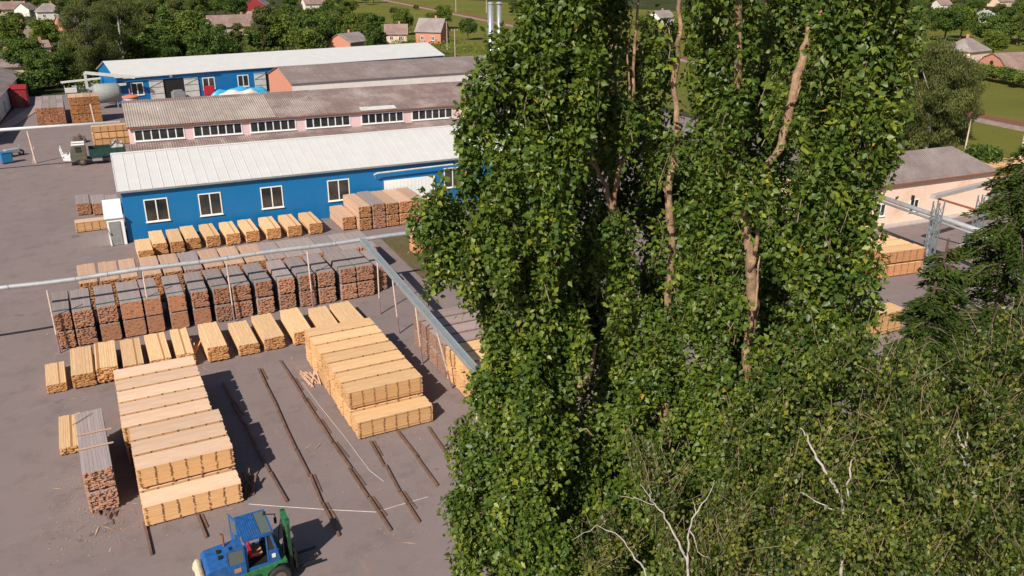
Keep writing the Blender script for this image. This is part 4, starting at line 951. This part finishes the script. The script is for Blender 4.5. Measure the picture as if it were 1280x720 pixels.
# labels: kind, size, tone and the nearest landmark
TONE={'leaf_village_dark':'dark green','leaf_village_mid':'mid green','leaf_village_olive':'olive'}
cnt={}
for t,px,py,s,kd,cr in TT:
    if t['label']: continue
    lm=min(LANDM,key=lambda a:abs(a[0]-px)); side='left of' if px<lm[0]-12 else ('right of' if px>lm[0]+12 else 'near')
    tone=TONE[cr.materials[0].name]; size='small' if s<.8 else ('large' if s>1.05 else 'middling'); dist='far' if py<25 else ('nearer' if py>55 else 'mid-distance')
    word={'round':'rounded tree','tall':'slender tree','bush':'bush','weep':'drooping tree'}[kd]
    key='%s %s %s, %s, %s the %s'%(size,tone,word,dist,side,lm[1]); cnt.setdefault(key,[]).append((px,t))
for key,l in cnt.items():
    l.sort(key=lambda a:a[0]); 
    if len(l)==1: l[0][1]['label']=key
    else:
        for i,(px,t) in enumerate(l): t['label']='%s, %s such'%(key,ORD[min(i,16)])
# ------------------------------------------------------------------ foreground trees
def lobe(cx,cy,rx,ry,d,dr=None):
    c=GD(cx,cy,d); sl=np.linalg.norm(c-np.array([0,0,CH])); k=(ray(cx,cy)/np.linalg.norm(ray(cx,cy)))@Fv
    s=sl*k/CF; return (c,rx*s,ry*s/ math.cos(TH)*1.0,(dr or rx*s))
def in_any(P,lobes,skip,f=.66):
    m=np.zeros(len(P),bool)
    fh=np.array([math.sin(AZ),math.cos(AZ)]); rh=np.array([fh[1],-fh[0]])
    for i,(c,rx,rz,ry) in enumerate(lobes):
        if i==skip: continue
        d=P-c; a=d[:,:2]@rh; b3=d[:,:2]@fh
        m|=((a/(rx*f))**2+(b3/(ry*f))**2+(d[:,2]/(rz*f))**2)<1
    return m
def foliage(lobes,per_m2,nl,leafL,leafW,mode,mat,rad=.13,slen=(.35,.8),wide=.36,yellow=.0,shoots=260):
    fh=np.array([math.sin(AZ),math.cos(AZ),0]); rh=np.array([fh[1],-fh[0],0]); up=np.array([0,0,1.])
    E=[];O=[];T=[]
    for i,(c,rx,rz,ry) in enumerate(lobes):
        area=4*math.pi*(((rx*ry)**1.6+(rx*rz)**1.6+(ry*rz)**1.6)/3)**(1/1.6); n=int(area*per_m2)
        u=unit(n); q=u*(rng.uniform(.45,1.0,n)**.55)[:,None]
        P=c+q[:,:1]*rx*rh+q[:,1:2]*ry*fh+q[:,2:3]*rz*up
        keep=~in_any(P,lobes,i); P=P[keep];u=u[keep]
        out=u[:,:1]*rh+u[:,1:2]*fh
        E.append(P);O.append(out);T.append(np.full(len(P),rng.random()))
    E=np.concatenate(E);O=np.concatenate(O);T=np.concatenate(T); n=len(E)
    sl=rng.uniform(*slen,n)[:,None]
    if mode=='up': dirn=O*.38+up+rng.normal(size=(n,3))*.16
    else: dirn=O*.55-up*.8+rng.normal(size=(n,3))*.25
    dirn/=np.linalg.norm(dirn,axis=1,keepdims=True)
    base=E-dirn*sl
    cl=rng.random(n)*.6+T*.4
    yel=(rng.random(n)<yellow)
    idx=np.repeat(np.arange(n),nl); m2=len(idx); t_=rng.random(m2)**.8
    P=base[idx]+dirn[idx]*(sl[idx]*t_[:,None])
    side=unit(m2); P=P+side*(rad*rng.uniform(.3,1.,m2)*(1.1-.5*t_))[:,None]
    if mode=='up':
        D=side*.9+rng.normal(size=(m2,3))*.5+np.array([0,0,-.35]); N=O[idx]*.6+up*.6+rng.normal(size=(m2,3))*.75
    else:
        D=rng.normal(size=(m2,3))*.6+np.array([0,0,-.9]); N=O[idx]*.6+up*.5+rng.normal(size=(m2,3))*.8
    L=leafL*rng.uniform(.55,1.35,m2); W=leafW*rng.uniform(.75,1.2,m2)*L/leafL
    r=np.clip(cl[idx]*.45+rng.random(m2)*.5,0,.94)
    r=np.where(yel[idx],np.clip(.80+rng.random(m2)*.17,0,.97),r); r=np.where(rng.random(m2)<.0012,1.,r)
    V,F,rr=leaves(P,D,N,L,W,r,wide)
    me=npmesh('foliage',V,F,mat,rr)
    # shoots
    ks=rng.choice(n,min(n,shoots),replace=False); mb=MB().mat('twig')
    for k in ks:
        bo=rng.normal(size=3)*.05; mb.tube([tuple(base[k]),tuple(base[k]+dirn[k]*sl[k]*.4+bo),tuple(base[k]+dirn[k]*sl[k]*.75+bo*.6),tuple(base[k]+dirn[k]*sl[k]*1.05)],([.007,.005,.004,.002] if mode=='up' else [.004,.0035,.003,.002]),4,cap=False)
    return me,mb.mesh('shoots'),m2
def sub(lobes,k,f,vert,shrink=.82,seed=0):
    rs=random.Random(seed); out=[]
    for cx,cy,rx,ry,d in lobes:
        if shrink: out.append((cx,cy,rx*shrink,ry*shrink,d)); out.append((cx,cy,rx*.45,ry*.62,d+rx*.0035))
        n=max(2,int(k*rx*ry/4500)) 
        for _ in range(n):
            a=rs.uniform(0,6.283); q=rs.uniform(.45,.85); w=rs.uniform(.7,1.2)*f*min(rx,60)
            out.append((cx+math.cos(a)*q*rx,cy+math.sin(a)*q*ry,w,w*vert,d-rs.uniform(.2,.95)*rx/75))
    return out
LIMBK=.78
def limb(mb,pts,radii,n=10):
    """pts: (px,py,dist) -> smooth, slightly crooked tube"""
    P=[Vector(GD(*p)) for p in pts]; out=[];rr=[]
    for i in range(len(P)-1):
        for k in range(4):
            f=k/4; out.append(P[i].lerp(P[i+1],f)+Vector((random.uniform(-.02,.02),random.uniform(-.02,.02),random.uniform(-.02,.02)))); rr.append(radii[i]*(1-f)+radii[i+1]*f)
    out.append(P[-1]); rr.append(radii[-1]); rr=[r*random.uniform(.85,1.15)*LIMBK for r in rr]; mb.tube(out,rr,n)
def toground(px,py,d):
    p=GD(px,py,d); return p
def poplar(label,px,d,lobes,trunks,seed,per=16,nl=26,yellow=.08):
    base=GD(px,760,d); t=thing('poplar_tree',label,'tree',(base[0],base[1],0),0,'tall poplars in the foreground')
    me,sh,n=foliage([lobe(*l) for l in sub(lobes,7,.40,1.7,.76,seed)],per,nl,.096,.037,'up','leaf_poplar',.15,(.35,.85),.34,yellow,420)
    inv=Vector((-base[0],-base[1],0))
    o=link('foliage',me,t,inv); o2=link('shoots',sh,t,inv)
    mb=MB().mat('bark_poplar')
    p=GD(px,720,d); mb.tube([(base[0],base[1],0),(base[0]+.05,base[1],4),(base[0],base[1]+.05,8),tuple(p)],[.42,.34,.28,.24],12)
    for pts,rad in trunks: limb(mb,pts,rad)
    o=part('trunk',mb,t,smooth=True); o.location=inv; print(label,n); return t
poplar('leftmost tall poplar with broad dense leafy crown beside the overhead pipe',665,13.2,
 [(640,52,34,34,12.8),(664,8,26,36,12.8),(603,88,30,34,12.7),(519,268,14,18,12.25),(715,-90,55,100,13),(705,40,50,90,13),(655,75,36,60,12.8),(612,105,30,42,12.7),(590,150,32,50,12.6),(640,165,45,70,12.8),(585,205,26,40,12.4),(650,250,80,85,12.6),(560,255,38,30,12.4),(535,262,24,26,12.3),(556,298,30,30,12.3),(600,300,50,60,12.4),(690,130,58,110,13.3),
  (655,370,52,80,12.6),(620,365,30,40,12.4),(690,420,50,110,12.9),(640,450,42,55,12.5),(602,480,30,35,12.3),(640,560,78,80,12.3),(580,545,26,40,12.2),(600,640,42,70,12.2),(572,610,16,24,12.1),(660,700,80,90,12.2),(580,700,24,40,12.1),(730,640,56,110,13),(640,860,80,110,12.3),(624,45,10,24,12.6),(672,15,16,40,12.7)],
 [([(660,720,13.3),(668,560,13.3),(690,400,13.4),(700,200,13.4),(690,0,13.4),(690,-120,13.4)],[.2,.18,.15,.11,.07,.03]),
  ([(668,560,13.3),(705,500,12.9),(735,470,12.7),(745,430,12.8)],[.10,.08,.06,.03]),
  ([(690,520,13.2),(672,470,12.6),(665,420,12.5)],[.09,.06,.02]),([(700,600,12.6),(706,570,12.3),(715,545,12.2),(708,525,12.15)],[.045,.04,.03,.01]),([(715,545,12.2),(730,535,12.1),(742,545,12.1)],[.03,.02,.008])],1)
poplar('poplar with a bare pale trunk visible between two leafy columns',830,13.8,
 [(755,10,34,120,14),(770,-130,60,90,14),(742,140,26,60,13.9),(770,150,34,50,13.8),(778,310,36,70,13.6),(790,420,50,100,13.5),(885,110,32,110,13.6),(885,-20,32,90,13.8),(885,260,32,90,13.2),(885,370,38,70,13),(775,560,58,80,13.3),(868,480,42,70,13.2),(850,610,66,70,13),(790,720,70,80,12.9),(870,800,80,90,13),(843,162,14,26,12.9),(812,60,16,60,14.2),(815,180,14,60,14.2),(838,395,18,34,12.9),(848,320,9,22,12.7),(832,40,9,22,12.8),(826,270,10,20,12.7)],
 [([(835,720,13.5),(830,560,13.5),(832,450,13.4),(836,370,13.2),(840,310,13.15),(835,240,13.1),(846,170,13.1),(843,100,13.1),(850,40,13.1),(848,0,13.1),(853,-80,13.1)],[.15,.13,.11,.085,.08,.075,.055,.06,.045,.04,.03]),
  ([(836,250,13.1),(829,232,13.),(826,222,13.)],[.035,.025,.01]),([(843,60,13.05),(838,45,13.),(835,35,13.)],[.02,.014,.006]),
  ([(770,420,14.3),(768,280,13.9),(758,235,13.8),(740,203,13.7),(722,178,13.6)],[.13,.10,.045,.025,.010]),
  ([(765,270,13.9),(772,215,13.8),(790,165,13.8),(793,60,13.7),(798,0,13.7),(799,-60,13.7)],[.06,.05,.04,.03,.02,.015]),
  ([(758,235,13.8),(742,200,13.75),(735,150,13.7)],[.03,.02,.008]),
  ([(790,165,13.8),(784,90,13.6),(791,20,13.6)],[.025,.02,.01])],2,nl=20)
poplar('rightmost tall poplar with thick leaning bare limb and broad leafy crown',940,13.0,
 [(925,60,32,100,13.4),(915,-90,50,100,13.4),(1080,60,58,100,12.9),(1060,-90,80,100,12.9),(1134,55,20,70,12.7),(1112,150,28,55,12.6),(1070,190,52,80,12.6),(1005,270,38,80,12.5),(1050,310,46,80,12.3),(1078,260,18,40,12.3),(1062,400,44,60,12.2),(905,200,32,110,13.3),(900,330,34,90,13.),(1010,440,50,60,12.2),(955,215,26,32,12.2),(900,520,42,80,12.9),(970,95,14,50,13.6),(900,640,60,80,12.8),(980,560,50,60,12.6),(900,820,80,100,12.8),(1035,130,32,90,13.1),(1094,345,12,22,12.2),(940,500,22,50,12.3),(925,380,14,26,12.1),(948,430,14,24,12.1),(968,120,10,30,12.4),(1000,150,12,26,12.3)],
 [([(935,720,13.0),(940,600,13),(938,500,12.8),(934,440,12.7),(941,380,12.6),(937,320,12.5),(930,265,12.5),(945,225,12.6),(975,185,12.7),(984,150,12.7),(990,120,12.7),(1003,70,12.7),(1014,35,12.7),(1032,18,12.7),(1045,0,12.7),(1066,-60,12.7)],[.2,.17,.12,.10,.11,.095,.07,.07,.075,.08,.075,.075,.07,.06,.055,.03]),
  ([(1012,38,12.7),(1020,24,12.6),(1028,12,12.6),(1031,-30,12.6)],[.04,.035,.03,.02]),
  ([(938,340,12.5),(948,290,12.4),(950,250,12.5)],[.05,.035,.02]),([(936,420,12.5),(946,370,12.4),(950,320,12.4)],[.04,.025,.01]),
  ([(925,200,13.45),(922,40,13.15),(921,-60,13.1)],[.09,.08,.07]),([(990,130,12.6),(998,118,12.5),(1001,100,12.5)],[.03,.02,.01])],3)
poplar('darker poplar standing in second line behind the bare pale trunk',800,16.5,
 [(722,230,50,200,16),(735,480,60,160,16),(838,330,55,180,16.5),(856,230,24,110,16.8),(700,330,40,120,15.8),(760,330,40,110,16.2),(700,640,80,130,16),(820,600,80,150,16),(826,120,24,130,16.6),(790,150,24,150,16.4)],
 [([(760,720,16.5),(770,300,16.5),(760,-80,16.5)],[.2,.15,.08])],4,per=15,nl=22,yellow=0)
poplar('darker poplar standing in second line behind the leaning limb',980,16,
 [(935,330,50,190,15.6),(985,60,46,160,16),(1000,350,60,200,15.6),(920,600,90,150,15.5),(950,180,40,150,15.8)],
 [([(960,720,16),(965,300,16),(960,-80,16)],[.2,.15,.08])],5,per=15,nl=22,yellow=0)
# birches lower right
def birch(label,px,d,lobes,limbs,seed,per=11.5,nl=26,leafL=.068,tw=.13):
    base=GD(px,720,d); t=thing('birch_tree',label,'tree',(base[0],base[1],0),0,'birches in the lower right foreground')
    me,sh,n=foliage([lobe(*l) for l in sub(lobes,15,.36,.9,.5,seed)],per,nl,leafL,leafL*.42,'down','leaf_birch',.16,(.4,1.0),.4,.20,650)
    inv=Vector((-base[0],-base[1],0)); link('foliage',me,t,inv); link('twigs',sh,t,inv)
    mb=MB().mat('bark_birch'); mb.tube([(base[0],base[1],0),(base[0],base[1],5),tuple(GD(px,720,d))],[.2,.15,.08],10)
    for pts,rad in limbs: limb(mb,[(a,b_2,c-.5) for a,b_2,c in pts],rad,8)
    o=part('trunk',mb,t,smooth=True); o.location=inv; print(label,n)
birch('birch with white forked branches below the rightmost poplar',1050,12.0,
 [(960,560,80,80,12.3),(1050,530,85,85,12.),(1010,640,90,80,11.7),(1110,620,85,90,11.6),(1080,740,100,80,11.3),(940,700,70,80,11.8),(1000,480,60,40,12.4),(1112,515,50,45,12.2)],
 [([(1050,725,11.2),(1056,668,11.2),(1052,620,11.15),(1040,600,11.1),(1022,573,11.1),(1008,545,11.1),(1000,535,11.1)],[.035,.032,.028,.026,.022,.015,.006]),
  ([(1060,625,11.15),(1061,585,11.15),(1068,572,11.15)],[.02,.014,.006]),([(1052,640,11.1),(1025,630,11.1),(1000,615,11.1)],[.014,.01,.004]),
  ([(1056,668,11.1),(1072,650,11.1),(1080,640,11.1)],[.012,.008,.003])],1)
birch('birch with olive drooping foliage at the right edge under the spruce',1200,13.2,
 [(1188,503,64,48,13.6),(1255,485,60,58,13.4),(1190,580,90,80,13.),(1270,600,80,100,12.8),(1200,700,100,80,12.5),(1300,740,90,90,12.5),(1138,500,32,32,13.4),(1290,510,45,70,13.6)],
 [([(1208,620,12.6),(1207,565,12.5),(1200,550,12.5),(1196,530,12.5)],[.03,.024,.016,.006]),([(1207,565,12.5),(1209,540,12.5)],[.016,.006]),([(1205,575,12.5),(1190,555,12.5)],[.01,.004])],2)
birch('young birch with thin bare white branches at the bottom centre',860,11.0,
 [(830,640,45,40,11.3),(760,700,40,45,11.4),(880,720,60,50,11.2),(800,600,35,25,11.6)],
 [([(862,800,10.8),(858,700,10.8),(845,670,10.8),(828,640,10.8),(815,625,10.8),(800,605,10.8)],[.03,.024,.02,.016,.010,.004]),
  ([(815,625,10.8),(812,612,10.8)],[.008,.004]),([(822,632,10.8),(795,622,10.8),(775,620,10.8)],[.008,.006,.003]),
  ([(860,710,10.8),(860,670,10.8),(870,640,10.8),(882,625,10.8),(893,600,10.8)],[.022,.018,.014,.01,.004]),
  ([(869,645,10.8),(866,628,10.8)],[.01,.005]),([(864,665,10.8),(872,690,10.8),(888,700,10.8)],[.01,.008,.004]),
  ([(820,800,10.8),(808,720,10.8),(790,690,10.8),(770,665,10.8),(745,658,10.8),(715,675,10.8)],[.022,.018,.014,.010,.007,.003])],3,per=16,nl=26)
# spruces
def spruce(label,px,pt,d,pbase_r,seed,droop=.34,zlow=3.):
    top=GD(px,pt,d); H_=top[2]; t=thing('spruce_tree',label,'tree',(top[0],top[1],0),0,'spruces at the right edge')
    g=np.random.default_rng(seed); mb=MB().mat('bark_dark'); mb.tube([(0,0,0),(0,0,H_*.5),(0,0,H_)],[.3,.2,.02],10); part('trunk',mb,t)
    Pp=[];Dd=[];Nn=[];br=MB().mat('bark_dark'); cl=[]
    z=H_-.25
    while z>zlow:
        Lb=min(pbase_r*(H_-z)**.75*.55,4.2)+.15; nb=7 if Lb>.8 else 5
        for i in range(nb):
            a=g.random()*6.283; L=Lb*g.uniform(.75,1.15); dx,dy=math.cos(a),math.sin(a)
            n=int(20+L*190); s=g.random(n)**.8; zz=z+g.uniform(-.15,.15)
            bz=zz+.25*L*s-(droop*L*s*s*1.5)
            lat=g.normal(size=n)*.16*(1.1-s)*min(L,2.)*.6+g.normal(size=n)*.04
            hang=-np.abs(g.normal(size=n))*(.06+.12*(1-s)*min(1,L))
            P=np.stack([dx*L*s-dy*lat,dy*L*s+dx*lat,bz+hang],1)
            D=np.stack([dx*.8-dy*np.sign(lat)*.7,dy*.8+dx*np.sign(lat)*.7,np.full(n,-.30)],1)+g.normal(size=(n,3))*.28
            Pp.append(P);Dd.append(D);Nn.append(g.normal(size=(n,3))+np.array([dx,dy,.8])); cl.append(np.full(n,g.random()))
            br.tube([(0,0,zz),(dx*L*.5,dy*L*.5,zz+.25*L*.5-droop*L*.375),(dx*L,dy*L,zz+.25*L-droop*L*1.5)],[.03,.02,.005],4,cap=False)
        z-=.36 if Lb>1 else .22
    Pp=np.concatenate(Pp);Dd=np.concatenate(Dd);Nn=np.concatenate(Nn);cl=np.concatenate(cl); m2=len(Pp)
    V,F,r=leaves(Pp,Dd,Nn,g.uniform(.07,.16,m2),g.uniform(.014,.026,m2),np.clip(cl*.5+g.random(m2)*.5,0,1),.4,.1)
    link('needles',npmesh('needles',V,F,'needles',r),t); part('branches',br,t); print(label,m2)
spruce('big dark spruce with drooping boughs at the right edge',1300,165,21,1.08,1)
spruce('smaller spruce with pointed tip left of the big spruce',1186,298,19,.62,2,.35)
spruce('low spruce with spiky tip before the trestle, leftmost of the spruces',1170,352,18.4,.55,3,.3)
# ------------------------------------------------------------------ light, sky, camera
w=bpy.data.worlds.new('World'); sc.world=w; w.use_nodes=True; nt=w.node_tree
sky=nt.nodes.new('ShaderNodeTexSky'); sky.sky_type='NISHITA'; sky.sun_disc=False
Ld=Vector((4.5,3.3,-4.55)).normalized(); el=math.asin(-Ld.z); az=math.atan2(-Ld.x,-Ld.y)
sky.sun_elevation=el; sky.sun_rotation=az%(2*math.pi); sky.air_density=1.; sky.dust_density=1.; 
nt.links.new(sky.outputs[0],nt.nodes['Background'].inputs[0]); nt.nodes['Background'].inputs[1].default_value=.055
ld=bpy.data.lights.new('sun','SUN'); ld.energy=4.4; ld.angle=R_(.5); ld.color=(1,.93,.82)
lo=bpy.data.objects.new('sun',ld); col.objects.link(lo); lo.rotation_euler=Ld.to_track_quat('-Z','Y').to_euler(); lo.location=(-60,-40,80)
cd=bpy.data.cameras.new('camera'); cam=bpy.data.objects.new('camera',cd); col.objects.link(cam)
cd.sensor_width=36; cd.lens=CF/1280*36; cd.clip_end=4000; cd.clip_start=.1
mw=Matrix(((Rv[0],Uv[0],-Fv[0],0),(Rv[1],Uv[1],-Fv[1],0),(Rv[2],Uv[2],-Fv[2],CH),(0,0,0,1))); cam.matrix_world=mw
sc.camera=cam
sc.view_settings.view_transform='Standard'; sc.view_settings.look='None'; sc.view_settings.exposure=0.42; sc.view_settings.gamma=1
sc.render.resolution_x=1024; sc.render.resolution_y=576
